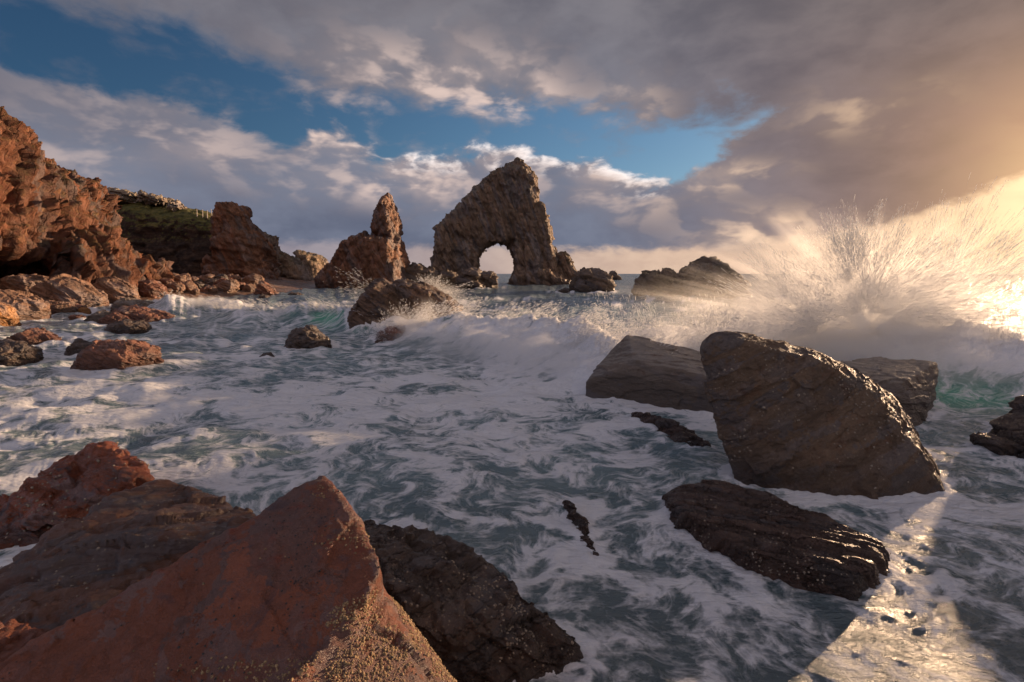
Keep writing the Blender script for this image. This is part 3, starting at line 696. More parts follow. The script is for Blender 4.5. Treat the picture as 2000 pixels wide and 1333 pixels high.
def boulder(ol, mat, label, n=40, k=34, thick=0.75, seed=0, cat='boulder', relief=None, shrink=0.6, Yb=None, sink=0.5, group=None, yofs=0.25):
    cx = np.mean([a for a, b in ol]); yb = max(b for a, b in ol); w = max(a for a, b in ol) - min(a for a, b in ol)
    base = onbeach(cx, yb) if cx < 600 and yb < 640 else onz(cx, yb)
    if Yb is None: Yb = base[1]
    width = w / F * Yb; T = width * thick; Yc = Yb + T * yofs
    pts = slab_pts(ol, Yc, T, shrink, below=base[2] - sink)
    r = dict(a_big=0.035, a_fac=0.045, a_str=0.018, a_fine=0.012, bed=(0.4, 0.1, 0.9)); r.update(relief or {})
    v, f = hull_rock(pts, n, k, r, seed)
    return rock('boulder' if cat == 'boulder' else 'rock', v, f, M[mat], label, cat, group)
B_ = [
 ([(-50, 605), (-28, 572), (0, 564), (25, 564), (60, 580), (82, 602), (84, 620), (40, 626), (-30, 630)], 'beach', 'large rounded grey boulder with rust patches, beside the orange rock at the water', 56, 1),
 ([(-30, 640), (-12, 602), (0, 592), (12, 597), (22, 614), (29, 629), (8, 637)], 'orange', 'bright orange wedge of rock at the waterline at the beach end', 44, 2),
 ([(82, 592), (92, 585), (135, 592), (148, 612), (125, 617), (98, 615)], 'beach', 'low dark wedge boulder between the rounded grey one and the small orange one', 40, 3),
 ([(68, 578), (106, 541), (120, 533), (152, 546), (197, 580), (198, 597), (170, 602), (92, 597)], 'beach', 'biggest dark boulder of the beach, with a pointed top and long sloping back', 64, 4),
 ([(0, 562), (30, 541), (62, 536), (104, 546), (90, 566), (52, 574), (15, 572)], 'beach', 'broad flat boulder lit orange on top, above the rounded grey one', 48, 5),
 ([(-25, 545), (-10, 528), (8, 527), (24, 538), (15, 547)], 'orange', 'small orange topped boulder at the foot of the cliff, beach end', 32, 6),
 ([(181, 562), (200, 543), (226, 539), (258, 557), (269, 580), (242, 592), (205, 591), (190, 577)], 'beach', 'tall pinkish boulder with a split, next to the biggest dark one', 52, 7),
 ([(261, 562), (279, 545), (300, 546), (322, 562), (326, 576), (300, 580), (270, 578)], 'redboulder', 'round shouldered rust boulder just before the first breaking wave', 44, 8),
 ([(142, 548), (158, 537), (182, 541), (190, 552), (172, 562), (150, 560)], 'beach', 'squat boulder behind the biggest dark one', 32, 9),
 ([(142, 600), (150, 592), (160, 597), (166, 610), (150, 613)], 'redboulder', 'small rust stone beside the small orange one', 26, 10),
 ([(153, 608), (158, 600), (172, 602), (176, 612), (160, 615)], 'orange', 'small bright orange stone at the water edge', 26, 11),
 ([(136, 620), (145, 614), (160, 616), (166, 621), (150, 625)], 'redboulder', 'flat reddish stone awash below the small orange one', 24, 12),
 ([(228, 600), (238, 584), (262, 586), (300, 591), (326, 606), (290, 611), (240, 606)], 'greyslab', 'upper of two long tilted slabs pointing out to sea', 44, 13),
 ([(230, 606), (238, 596), (275, 602), (318, 615), (348, 628), (290, 628), (235, 622)], 'redboulder', 'lower and longer of two tilted slabs pointing out to sea', 48, 14),
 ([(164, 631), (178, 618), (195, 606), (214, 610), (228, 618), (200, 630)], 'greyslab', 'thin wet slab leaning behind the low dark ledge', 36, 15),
 ([(194, 631), (206, 616), (222, 612), (248, 618), (264, 627), (240, 632)], 'redboulder', 'low dark ledge in the shallows before the two tilted slabs', 36, 16),
 ([(206, 643), (226, 630), (240, 625), (272, 628), (288, 638), (286, 648), (255, 651)], 'dark', 'domed dark rock with a lit shoulder, alone in the shallows', 40, 17),
 ([(12, 667), (38, 652), (62, 641), (74, 645), (98, 658), (110, 668), (90, 674), (45, 674)], 'redboulder', 'low pyramid of striped red rock in the shallows', 44, 18),
 ([(-40, 690), (-20, 668), (10, 664), (42, 668), (68, 688), (66, 700), (20, 713), (-30, 714)], 'dark', 'dark whale backed rock cut off by the edge of the view', 48, 19),
 ([(132, 690), (140, 674), (153, 663), (168, 668), (182, 678), (176, 692), (150, 696)], 'dark', 'small dark rock tucked behind the square red rock', 40, 20),
 ([(148, 720), (160, 700), (187, 664), (222, 664), (262, 668), (298, 686), (304, 700), (298, 716), (262, 724), (200, 724)], 'redboulder', 'big square red rock with a lit pitted shoulder, in the shallows', 72, 21),
 ([(286, 714), (296, 697), (312, 700), (322, 709), (312, 716)], 'redboulder', 'small red lump against the lit shoulder of the square red rock', 28, 22),
 ([(472, 567), (480, 555), (490, 553), (499, 562), (496, 571)], 'beach', 'rounded boulder beside the sharp triangular one', 28, 23),
 ([(496, 572), (509, 546), (516, 549), (530, 562), (546, 578), (522, 579)], 'redboulder', 'sharp triangular boulder with a lit slope, at the seaward end of the beach', 36, 24),
 ([(504, 582), (512, 574), (522, 576), (532, 584), (516, 586)], 'dark', 'low dark stone awash before the sharp triangular boulder', 24, 25),
 ([(560, 577), (570, 571), (586, 572), (594, 577), (575, 579)], 'dark', 'flat dark stone awash between the beach end and the rust red spire', 24, 26),
 ([(583, 568), (588, 563), (594, 567), (591, 570)], 'redboulder', 'tiny reddish stone in the channel behind the flat dark one', 16, 27),
 ([(555, 672), (568, 652), (598, 633), (612, 638), (630, 655), (650, 673), (632, 680), (600, 682), (570, 680)], 'dark', 'smooth black hump of rock with a pale edge, alone in mid water', 56, 28),
 ([(505, 698), (514, 690), (528, 689), (536, 697), (520, 701)], 'dark', 'tiny brown rock barely breaking the surface before the black hump', 24, 29),
 ([(1083, 574), (1092, 568), (1104, 562), (1113, 566), (1113, 574)], 'skerry', 'small flat rock at the near foot of the squat dark skerry', 28, 30),
 ([(1905, 858), (1922, 849), (1950, 850), (1985, 866), (1998, 884), (1960, 886)], 'dark', 'low dark rock awash behind the foam at the edge of the view', 44, 31),
 ([(1968, 912), (1982, 888), (2010, 872), (2085, 815), (2180, 768), (2330, 765), (2460, 860), (2470, 930), (2100, 930)], 'dark', 'barnacled dark rock nearest the edge, in front of the low one awash, enlarged out of view for its shade', 60, 32),  # part beyond the view added to shade the sunlit water at lower right
]
for ol, mt, lb, n, sd in B_:
    boulder(ol, mt, lb, int(n * 1.25), seed=sd)
# tall shard pair in front of the dark headland face
for ol, lb, sd in (([(394, 528), (398, 508), (403, 494), (409, 503), (418, 530), (410, 536)], 'leaning lit shard of rock in front of the dark headland face', 41), ([(412, 532), (415, 508), (421, 497), (425, 505), (425, 530)], 'thinner duller shard of rock beside the lit leaning one', 42)):
    v, f = hull_rock(slab_pts(ol, 96 if sd == 41 else 98, 2.2, 0.6, below=1.0), 30, 24, dict(a_big=0.05, a_fac=0.06, a_str=0.04, bed=(0.9, 0, 0.3)), sd)
    rock('rock_shard', v, f, M['stack'], lb, 'rock', foot=False)
rr = random.Random(5)
rows = [('at the foot of the rust cliff', 22, 300, 10, 548, 551, 24, 40, 'beach'), ('in the top row under the headland face', 318, 470, 12, 548, 550, 11, 20, 'beach'),
        ('in the second row under the headland face', 305, 500, 15, 555, 557, 15, 27, 'beach'), ('in the third row under the headland face', 312, 470, 10, 565, 566, 17, 30, 'redboulder'),
        ('along the water behind the first wave', 318, 455, 8, 575, 574, 18, 34, 'beach')]
ordn = 'first second third fourth fifth sixth seventh eighth ninth tenth eleventh twelfth thirteenth fourteenth fifteenth sixteenth'.split()
for where, x0, x1, cnt, y0, y1, s0, s1, mt in rows:
    for i in range(cnt):
        u = (i + 0.5) / cnt; cx = x0 + (x1 - x0) * u + rr.uniform(-3, 3); w = rr.uniform(s0, s1) * rr.choice([0.7, 0.9, 1.0, 1.3, 1.7]); h_ = w * rr.uniform(0.4, 0.8)
        yb = y0 + (y1 - y0) * u + rr.uniform(-4, 4)
        ol = []
        m_ = rr.randint(6, 8); a0 = rr.uniform(0, 6.28)
        for q in range(m_):
            a = a0 + q / m_ * 6.283 + rr.uniform(-0.3, 0.3); r_ = rr.uniform(0.8, 1.1)
            ol.append((cx + w / 2 * r_ * math.cos(a) + 0.15 * w * math.sin(a), yb - h_ / 2 - h_ / 2 * r_ * math.sin(a)))
        boulder(ol, rr.choice([mt, mt, 'redboulder', 'beach', 'dark']), f'{ordn[i]} boulder from the landward end {where}', 22 if w < 22 else 30, k=rr.uniform(14, 30), seed=rr.randint(50, 200), group='boulders on the beach')

# --- rock in the breaking wave
def hull_hero(pts, n, k, relief, mat, label, seed, cat='rock', name='rock'):
    v, f = hull_rock(pts, n, k, relief, seed); return rock(name, v, f, M[mat], label, cat)
big_rock('rock', [slab_pts([(686, 634), (690, 604), (704, 586), (730, 552), (746, 545), (774, 562), (785, 610), (775, 652), (742, 657), (704, 652)], 26.5, 2.8, 0.72, below=-0.8),
                  slab_pts([(745, 560), (768, 549), (790, 543), (828, 552), (868, 572), (905, 600), (890, 625), (850, 650), (760, 650)], 28.0, 3.6, 0.75, below=-0.8)], [], 0.085, 1,
         dict(s=3.0, a_big=0.015, a_fac=0.04, a_str=0.015, lay=0.16, bed=(0.55, 0.1, 0.8), a_fine=0.012, warp=0.02), 'surge', 'big cracked brown rock with the wave breaking over its back', 'rock', sm=0.03, seed=51)
hull_hero(slab_pts([(726, 668), (738, 652), (756, 640), (785, 634), (806, 648), (812, 668), (785, 680), (745, 678)], 22.0, 1.6, 0.65, below=-0.6), 64, 20, dict(a_big=0.05, a_fac=0.05, a_str=0.03, a_fine=0.02, bed=(0.8, 0.1, 0.4)), 'redboulder', 'low striped red rock at the foot of the big cracked one, waves streaming off it', 52)

# --- big rocks on the sunward side
R1o = [(1376, 665), (1392, 651), (1425, 648), (1500, 663), (1585, 682), (1655, 716), (1735, 772), (1790, 848), (1848, 962)]
pts = []
for a, b in R1o: pts += [P(a, b, 7.55), P(a - 8, b + 14, 7.25), P(a, b + 6, 8.5)]
for a, b, yy in ((1379, 770, 7.35), (1402, 852, 7.25), (1440, 938, 7.15), (1520, 964, 6.8), (1640, 974, 6.6), (1760, 972, 6.62), (1846, 962, 6.75)): pts.append(P(a, b, yy))
for a, b, yy in ((1470, 950, 7.05), (1530, 968, 6.8), (1640, 978, 6.6), (1760, 976, 6.62), (1850, 965, 6.75), (1500, 950, 8.3), (1850, 965, 8.3)): q = P(a, b, yy); q[2] = -0.6; pts.append(q)
hull_hero(pts, 120, 80, dict(a_big=0.020, a_fac=0.018, a_str=0.002, lay=0.045, a_fine=0.009, bed=(-0.45, 0.25, 0.85), s=2.2, aniso=2.0, a_rid=0.012), 'bigslab', 'huge brown upright slab with a sloping shoulder, standing in the foam', 61)
pts = [P(1225, 653, 13.3), P(1376, 690, 12.9), P(1420, 702, 12.7), P(1240, 706, 11.62), P(1376, 733, 10.95), P(1420, 745, 10.8), P(1143, 745, 12.2), P(1164, 774, 12.2), P(1262, 792, 11.4), P(1376, 812, 10.7), P(1430, 816, 10.6), P(1190, 690, 13.5), P(1410, 720, 14)]
pts += [np.array((p[0], p[1], -0.6)) for p in pts]
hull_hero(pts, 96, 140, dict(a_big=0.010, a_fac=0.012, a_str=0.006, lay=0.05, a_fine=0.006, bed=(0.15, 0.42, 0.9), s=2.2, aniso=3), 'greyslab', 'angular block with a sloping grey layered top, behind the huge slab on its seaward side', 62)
pts = [P(1628, 706, 11.6), P(1728, 698, 12.3), P(1834, 709, 11.7), P(1762, 748, 10.2), P(1690, 737, 10.4), P(1600, 725, 10.6)]
low = [P(1798, 842, 9.75), P(1822, 790, 11.2), P(1700, 860, 9.5), P(1600, 850, 9.8)]
pts = pts + low + [np.array((p[0], p[1], -0.6)) for p in low]
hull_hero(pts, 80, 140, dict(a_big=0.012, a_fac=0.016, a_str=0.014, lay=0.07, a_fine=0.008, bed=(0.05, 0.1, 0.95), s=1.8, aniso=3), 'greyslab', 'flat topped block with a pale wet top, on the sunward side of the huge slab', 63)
R4 = [(1284, 968, 0.05), (1300, 952, 0.20), (1335, 944, 0.26), (1400, 940, 0.30), (1462, 958, 0.34), (1530, 982, 0.24), (1600, 1002, 0.38), (1680, 1040, 0.24), (1738, 1072, 0.28), (1750, 1098, 0.05), (1742, 1118, 0.0), (1705, 1140, -0.06), (1600, 1116, -0.08), (1520, 1098, -0.08), (1440, 1072, -0.08), (1380, 1040, -0.06), (1300, 990, -0.04)]
R4 = [(a, b, z * 0.7) for a, b, z in R4]
pts = [onz(a, b, z) for a, b, z in R4] + [onz(a * 0.9 + 152, b * 0.9 + 103, 0.24) for a, b, z in R4[6:]]
pts += [np.array((p[0], p[1], -0.4)) for p in pts]
hull_hero(pts, 130, 30, dict(a_big=0.03, a_fac=0.022, a_str=0.035, lay=0.075, a_fine=0.010, bed=(0.42, 0.80, 0.45), s=1.15, aniso=4), 'strata', 'long low dark rock with sharp parallel layers, awash in front of the huge slab', 64)
def low_rock(ol, zs, mat, label, seed, n=60, relief=None):
    pts = [onz(a, b, z) for (a, b), z in zip(ol, zs)]; c = np.mean(pts, 0); c[2] = max(zs) + 0.03; pts.append(c)
    pts += [np.array((p[0], p[1], -0.35)) for p in pts]
    r = dict(a_big=0.05, a_fac=0.05, a_str=0.03, a_fine=0.015, bed=(0.4, 0.6, 0.6)); r.update(relief or {})
    return hull_hero(pts, n, 20, r, mat, label, seed)
low_rock([(1228, 808), (1262, 806), (1310, 818), (1352, 836), (1398, 868), (1350, 872), (1300, 858), (1255, 832)], [0.05, 0.16, 0.22, 0.2, 0.12, 0.04, 0.0, 0.0], 'strata', 'sloping wet ledge half awash in front of the angular grey topped block', 65)
low_rock([(1098, 976), (1112, 974), (1135, 1000), (1158, 1050), (1174, 1084), (1150, 1086), (1122, 1032)], [0.03, 0.07, 0.06, 0.05, 0.03, 0.0, 0.0], 'strata', 'narrow dark rock blade just awash in the swirling foam', 66, 48)
low_rock([(1960, 838), (1972, 800), (2000, 786), (2060, 792), (2070, 840)], [0, .45, .6, .6, 0], 'dark', 'dark rock half hidden in spray at the edge of the view', 67, 44)

# --- foreground
pa, pb, pd = P(633, 921, 3.32), P(0, 1290, 2.12), P(645, 1178, 2.42); pn_ = np.cross(pb - pa, pd - pa)
def onpl(px, py, dz=0.0):
    d = np.array(ray(px, py)); k = (pn_ @ (pa - np.array((0, 0, CAMH)))) / (pn_ @ d); return np.array((0, 0, CAMH)) + d * k - np.array((0, 0, dz))
A = [onpl(633, 921), onpl(610, 936), onpl(652, 942, 0.02), onpl(702, 1008, 0.02), onpl(747, 1098, 0.0), onpl(744, 1122), onpl(646, 1178), onpl(640, 1225, 0.0), onpl(668, 1264, 0.03), onpl(600, 1300, 0.03), onpl(500, 1350, 0.03),
     onpl(510, 999), onpl(310, 1110), onpl(150, 1205), onpl(0, 1290), onpl(-250, 1440), onpl(-100, 1500), onpl(300, 1500)]
mid = [p - np.array((0.0, 0, 0.42)) for p in A[3:11]]
bot = [p - np.array((0.05, -0.15, 0.75)) for p in A]
dz_ = np.array((0, 0, 0.07))
lowr = [P(742, 1126, 2.66) - dz_, P(772, 1178, 2.74), P(800, 1225, 2.62), P(886, 1335, 2.38), P(990, 1470, 2.20), P(655, 1225, 2.40) - dz_, P(650, 1285, 2.20) - dz_, P(560, 1345, 2.00) - dz_, P(480, 1400, 1.80), P(838, 1400, 2.02), P(640, 1480, 1.72)]
lowr = lowr + [p * np.array((1, 1, 0)) + np.array((0.10, 0.03, -0.4)) for p in lowr[1:5]] + [np.array((p[0] - 0.7, p[1] + 0.2, -0.4)) for p in lowr[:4]]
wedge = [P(640, 1180, 2.44), P(742, 1105, 2.76), P(700, 1010, 3.1), P(640, 1225, 2.34)]
big1 = big_rock('foreground_slab', [A + bot, lowr, [np.array((p[0], p[1], p[2])) for p in bot] + [np.array((p[0] * 0.9, p[1] + 0.1, -0.4)) for p in bot]], [], 0.030, 1,
         dict(s=1.1, a_big=0.014, a_fac=0.012, a_str=0.003, lay=0.14, a_fine=0.007, bed=(0.3, -0.3, 0.9), warp=0.02, fscale=0.4), 'red', 'pointed rust red slab in the foreground, its sunlit side crusted with barnacles', 'rock', sm=0.008, seed=71, zmin=-0.3)
F2 = [P(188, 966, 3.75), P(212, 952, 3.9), P(310, 934, 4.25), P(420, 950, 4.2), P(512, 986, 4.0), P(150, 1005, 3.55), P(60, 1092, 3.2), P(-20, 1140, 3.05), P(-200, 1210, 2.8), P(110, 1250, 2.55), P(-100, 1330, 2.3), P(300, 1180, 2.8), P(480, 1040, 3.4), P(350, 1060, 3.35)]
F2 += [np.array((p[0], p[1] + 0.1, -0.5)) for p in F2]
hull_hero(F2, 110, 24, dict(a_big=0.045, a_fac=0.03, a_str=0.022, lay=0.11, a_fine=0.010, bed=(-0.25, 0.55, 0.8), s=1.5, aniso=3), 'plum', 'smooth dark plum coloured rock with creases, lying behind the pointed slab', 72)
F3 = [P(-120, 1060, 5.4), P(-10, 975, 5.9), P(60, 930, 6.2), P(125, 892, 6.5), P(170, 872, 6.6), P(230, 857, 6.7), P(262, 868, 6.7), P(290, 888, 6.5), P(303, 905, 6.3), P(300, 935, 6.1), P(200, 960, 5.7), P(120, 1010, 5.5), P(-60, 1075, 5.15), P(180, 880, 7.2)]
F3 += [np.array((p[0], p[1], -0.4)) for p in F3]
hull_hero(F3, 90, 20, dict(a_big=0.06, a_fac=0.045, a_str=0.015, a_fine=0.012, bed=(0.3, 0.4, 0.8), s=1.5), 'scarlet', 'scarlet and blue black wet rock, furthest of the three big foreground rocks', 73)
F4 = [P(-60, 1225, 2.45), P(0, 1210, 2.5), P(48, 1206, 2.5), P(66, 1225, 2.42), P(100, 1250, 2.35), P(60, 1290, 2.2), P(-60, 1340, 2.0)]
F4 += [p - np.array((0, 0, 0.6)) for p in F4]
hull_hero(F4, 50, 26, dict(a_big=0.04, a_fac=0.05, a_fine=0.012, s=0.4), 'red', 'small flat red stone wedged in the corner beside the pointed slab', 74)
F5 = [P(712, 1018, 4.65), P(760, 1020, 4.75), P(835, 1017, 4.7), P(870, 1032, 4.6), P(915, 1065, 4.45), P(1010, 1128, 4.2), P(1070, 1175, 4.05), P(1125, 1235, 3.85), P(1176, 1294, 3.66), P(1130, 1318, 3.55), P(950, 1340, 3.35), P(850, 1320, 3.3), P(760, 1180, 3.4), P(700, 1100, 3.9), P(640, 1040, 4.4), P(880, 1120, 3.95)]
F5 += [np.array((p[0], p[1], -0.4)) for p in F5]
hull_hero(F5, 120, 22, dict(a_big=0.06, a_fac=0.055, a_str=0.02, a_fine=0.016, bed=(0.5, 0.4, 0.7), s=1.25), 'dark', 'rough dark brown rock dotted with limpets, sloping into the water past the pointed slab', 75)
F6 = [P(690, 1022, 5.6), P(708, 1014, 5.7), P(748, 1022, 5.7), P(762, 1040, 5.5), P(700, 1045, 5.3)]
F6 += [np.array((p[0], p[1], -0.3)) for p in F6]
hull_hero(F6, 36, 22, dict(a_big=0.06, a_fac=0.06, a_fine=0.015), 'dark', 'small grey stone behind the limpet dotted rock', 76)

# --- small life on the rocks: crusts and shells, far too small and many to pick apart
def dome(seg=6, crater=True):
    v = []; 
    for k in range(seg): a = k / seg * 6.2832; v.append((math.cos(a), math.sin(a), -0.15))
    for k in range(seg): a = k / seg * 6.2832 + 0.3; v.append((0.55 * math.cos(a), 0.55 * math.sin(a), 0.62))
    v.append((0, 0, 0.42 if crater else 0.85)); f = []
    for k in range(seg):
        j = (k + 1) % seg; f += [(k, j, seg + j), (k, seg + j, seg + k), (seg + k, seg + j, 2 * seg)]
    return np.array(v, np.float32), np.array(f, np.int32)
def scatter_on(o, name, count, s0, s1, keep, mat, crater=True, seg=6, seed=1, flat=1.0):
    me = o.data; n = len(me.vertices); co = np.empty(n * 3, np.float32); me.vertices.foreach_get('co', co); co = co.reshape(-1, 3)
    no = np.empty(n * 3, np.float32); me.vertices.foreach_get('normal', no); no = no.reshape(-1, 3)
    w = co + np.array(o.location, np.float32)
    r = np.random.default_rng(seed); prob = keep(w, no); prob = prob / prob.sum()
    ix = r.choice(n, count, p=prob)
    p, nn = co[ix] + r.normal(0, s0 * 1.5, (count, 3)) * (1 - np.abs(no[ix])), no[ix] + r.normal(0, 0.15, (count, 3)); nn /= np.linalg.norm(nn, axis=1)[:, None]
    a = np.cross(nn, r.normal(size=(count, 3))); a /= np.linalg.norm(a, axis=1)[:, None]; b = np.cross(nn, a)
    dv, df = dome(seg, crater); s = r.uniform(s0, s1, count) * r.uniform(0.6, 1.2, count)
    V_ = p[:, None] + s[:, None, None] * (dv[None, :, :1] * a[:, None] + dv[None, :, 1:2] * b[:, None] + flat * dv[None, :, 2:] * nn[:, None])
    F_ = df[None] + (np.arange(count) * len(dv))[:, None, None]
    return link(name, mesh_np(name, V_.reshape(-1, 3), F_.reshape(-1, 3)), mat, o, kind='stuff')
M['barnacle'] = simple_mat('barnacle_shell', (0.27, 0.18, 0.095), 0.8, 70, 0.004, 0.65)
M['limpet'] = simple_mat('limpet_shell', (0.24, 0.19, 0.14), 0.6, 60, 0.004, 0.45)
M['snail'] = simple_mat('dark_snail', (0.02, 0.018, 0.02), 0.35, 60, 0.002)
def proj(w):
    y, z = w[:, 1], w[:, 2] - CAMH; c, s_ = math.cos(PITCH), math.sin(PITCH)
    d = y * c - z * s_; up = y * s_ + z * c; return CX + F * w[:, 0] / d, CY - F * up / d
def keep_barn(w, no):
    px, py = proj(w); nz = fbm(w * 5.0, 3)
    right = (px > 640 + np.maximum(0, 1180 - py) * 1.1) & (py > 1100) & (no[:, 2] > -0.2) & (px > 1290 - (py - 1180) * 2.2 - 620)
    a = np.where(right, smoothstep(nz, -0.28, 0.05), 0)
    e = smoothstep(nz, 0.30, 0.5) * (no[:, 2] > 0.2) * 0.10
    d = np.exp(-((px - 690) / 38) ** 2 - ((py - 1050) / 26) ** 2) * 0.4 + np.exp(-((px - 623) / 10) ** 2 - ((py - 960) / 12) ** 2) * 0.8 + np.exp(-((px - 560) / 150) ** 2 - ((py - 1310) / 22) ** 2) * 0.6
    return (a + e * 0.3 + d * (no[:, 2] > 0)) * (w[:, 2] > 0.1) + 1e-9
scatter_on(big1, 'barnacles', 15000, 0.0028, 0.0085, keep_barn, M['barnacle'], seed=3)
scatter_on(big1, 'sea_snails', 420, 0.004, 0.007, lambda w, no: (no[:, 2] > 0.5) * smoothstep(fbm(w * 3, 2), -0.1, 0.4) + 1e-9, M['snail'], False, seed=4)
by = {o['label'][:12]: o for o in COL.objects if 'label' in o}
def up_(w, no): return (no[:, 2] > -0.1) * (w[:, 2] > 0.02) * smoothstep(fbm(w * 2.0, 2), -0.3, 0.4) + 1e-9
for key, cnt, a, b in (('rough dark b', 700, 0.006, 0.014), ('smooth dark ', 260, 0.006, 0.013), ('scarlet and ', 240, 0.010, 0.018), ('huge brown u', 420, 0.010, 0.022), ('long low dar', 320, 0.007, 0.014), ('barnacled da', 150, 0.02, 0.03)):
    if key in by: scatter_on(by[key], 'limpets', cnt, a, b, up_, M['limpet'], False, 7, seed=len(key) + cnt, flat=0.8)
# --- a gull seen through the arch
def gull():
    o = bpy.data.objects.new('gull', None); COL.objects.link(o); p = P(949, 491, 135); o.location = p
    o['label'] = 'small gull gliding in the opening of the sea arch'; o['category'] = 'bird'
    mt = simple_mat('gull_feather', (0.30, 0.28, 0.27), 0.8, 8)
    bm = bmesh.new(); bmesh.ops.create_uvsphere(bm, u_segments=10, v_segments=7, radius=0.5)
    for v in bm.verts: v.co.x *= 0.9 - 0.25 * v.co.x; v.co.y *= 0.30; v.co.z *= 0.28
    me = bpy.data.meshes.new('body'); bm.to_mesh(me); bm.free(); link('body', me, mt, o)
    for s in (-1, 1):
        q = [(0.15, 0.08 * s, 0.05), (-0.15, 0.08 * s, 0.05), (0.22, 0.55 * s, 0.32), (-0.12, 0.55 * s, 0.30), (-0.15, 1.05 * s, 0.22)]
        v = [(a, b, c) for a, b, c in q] + [(a, b, c - 0.03) for a, b, c in q]
        f = [(0, 2, 3, 1), (5, 6, 8, 7), (2, 4, 4, 3)]
        bm = bmesh.new(); vs = [bm.verts.new(x) for x in v]
        bmesh.ops.convex_hull(bm, input=[vs[i] for i in (0, 1, 2, 3, 5, 6, 7, 8)]); bmesh.ops.convex_hull(bm, input=[vs[i] for i in (2, 3, 4, 7, 8, 9)])
        me = bpy.data.meshes.new('wing'); bm.to_mesh(me); bm.free(); link('wing', me, mt, o)
gull()

# ------------------------------------------------------------------ the sea
def seg_ridge(xy, line, hts, front, back, wob=0.4, seed=0.0):
    """height of a wave crest along a polyline of ground points; front = side towards the camera"""
    line = np.array(line, np.float32); best = np.full(len(xy), 1e9, np.float32); sgn = np.zeros(len(xy), np.float32); tt = np.zeros(len(xy), np.float32)
    cum = np.concatenate([[0], np.cumsum(np.linalg.norm(np.diff(line, axis=0), axis=1))])
    for i in range(len(line) - 1):
        a, b = line[i], line[i + 1]; d = b - a; L2 = d @ d
        u = np.clip(((xy - a) @ d) / L2, 0, 1); q = a + u[:, None] * d; e = xy - q; r = np.linalg.norm(e, axis=1)
        s = np.sign(e[:, 0] * d[1] - e[:, 1] * d[0]); m = r < best
        best[m] = r[m]; sgn[m] = s[m]; tt[m] = (cum[i] + u * math.sqrt(L2))[m]
    sd_ = best * sgn + wob * pn2(xy * 0.45 + seed)        # positive in front (towards the camera for lines running +x)
    h = np.interp(tt, cum, hts) * (1 + 0.22 * pn2(xy * 0.9 + seed * 2))
    w = np.where(sd_ > 0, front, back)
    return h * np.exp(-(sd_ / w) ** 2), sd_, best
WAVES = []
def gpt(px, py): p = onz(px, py); return (p[0], p[1])
# first wave running up to the beach, then the green shouldered wave, then the breaking one beside the cracked rock
WAVES.append(([gpt(285, 598), gpt(345, 612), gpt(430, 610), gpt(500, 615)], [0.2, 1.3, 0.9, 0.3], 1.4, 2.6))
WAVES.append(([gpt(420, 628), gpt(500, 634), gpt(580, 636), gpt(650, 640), gpt(720, 652)], [0.3, 1.0, 1.25, 1.25, 0.8], 1.0, 2.4))
WAVES.append(([gpt(790, 665), gpt(870, 680), gpt(980, 690), gpt(1090, 710), gpt(1180, 735), gpt(1270, 760)], [0.6, 1.2, 1.3, 1.2, 0.95, 0.4], 1.3, 2.0))
WAVES.append(([gpt(1180, 700), gpt(1300, 690), gpt(1450, 700), gpt(1600, 710), gpt(1750, 720), gpt(1950, 740), gpt(2200, 760)], [0.3, 0.9, 1.1, 1.3, 1.4, 1.3, 1.0], 1.8, 2.5))
NC, NR = 820, 500
sl_ = np.concatenate([np.linspace(2.4, 0.012, NR - 26), np.geomspace(0.011, 0.0002, 26)])       # camera height / distance
Yr = CAMH / sl_
gx = np.linspace(-1.28, 1.28, NC)
Yg = np.repeat(Yr, NC); Xg = np.tile(gx, NR) * Yg * (1 + 0.8 * np.exp(-Yg / 3.5))
xy = np.stack([Xg, Yg], 1).astype(np.float32)
# flow: base drift towards the lower left, curl eddies, deflection round the rocks
def vel(p):
    e = 0.05
    def psi(q): return 0.55 * pn2(q * 0.42 + 3.1) + 0.21 * pn2(q * 1.05 + 9.7) + 0.045 * pn2(q * 2.6 + 5.5)
    vx = (psi(p + np.array((0, e), np.float32)) - psi(p - np.array((0, e), np.float32))) / (2 * e)
    vy = -(psi(p + np.array((e, 0), np.float32)) - psi(p - np.array((e, 0), np.float32))) / (2 * e)
    far = smoothstep(p[:, 1], 8, 30)
    return np.stack([vx - 0.55 - 0.8 * far, vy * (1 - 0.5 * far) + 0.14], 1)
near = Yg < 75
q = xy[near].copy(); pats = 0; fine_ = 0; K = 14; step = 0.070 * np.clip(q[:, 1:] / 6.0, 0.6, 2.0)
def web(p):
    p = p * np.float32(1.35)
    a = 1 - np.abs(pn2(p * 1.15 + 4.0)) * 2.4; b = 1 - np.abs(pn2(p * 2.7 + 11.0)) * 2.4; c = pn2(p * 0.55 + 2.0)
    c2 = 1 - np.abs(pn2(p * 6.3 + 1.0)) * 2.2
    return 0.42 * a + 0.30 * b + 0.13 * c2 + 0.55 * c
wsum = 0
short = 0
for k in range(K):
    w = 1.0 if k > 2 else 0.4; e_ = web(q)
    pats = pats + w * e_; wsum += w
    if 4 <= k < 8: short = short + e_ * 0.25; fine_ = fine_ + 0.25 * fbm(q * 7.0, 2, 0.5, pn2)
    v_ = vel(q); q = q - v_ * step
    if k == 5: q6 = q.copy()
pats = pats / wsum * 0.5 + 0.5 * short; pats = (pats - pats.mean()) / pats.std(); flowq = q
fb = smoothstep(xy[near][:, 1], 9, 24)[:, None]; nx = xy[near]
warp_ = np.stack([fbm(nx * 0.16, 3, 0.5, pn2), fbm(nx * 0.16 + 9, 3, 0.5, pn2)], 1) * 2.2
far_q = (nx + warp_) * np.array((0.42, 1.15), np.float32)
flowq = q6 * (1 - fb) + far_q * fb
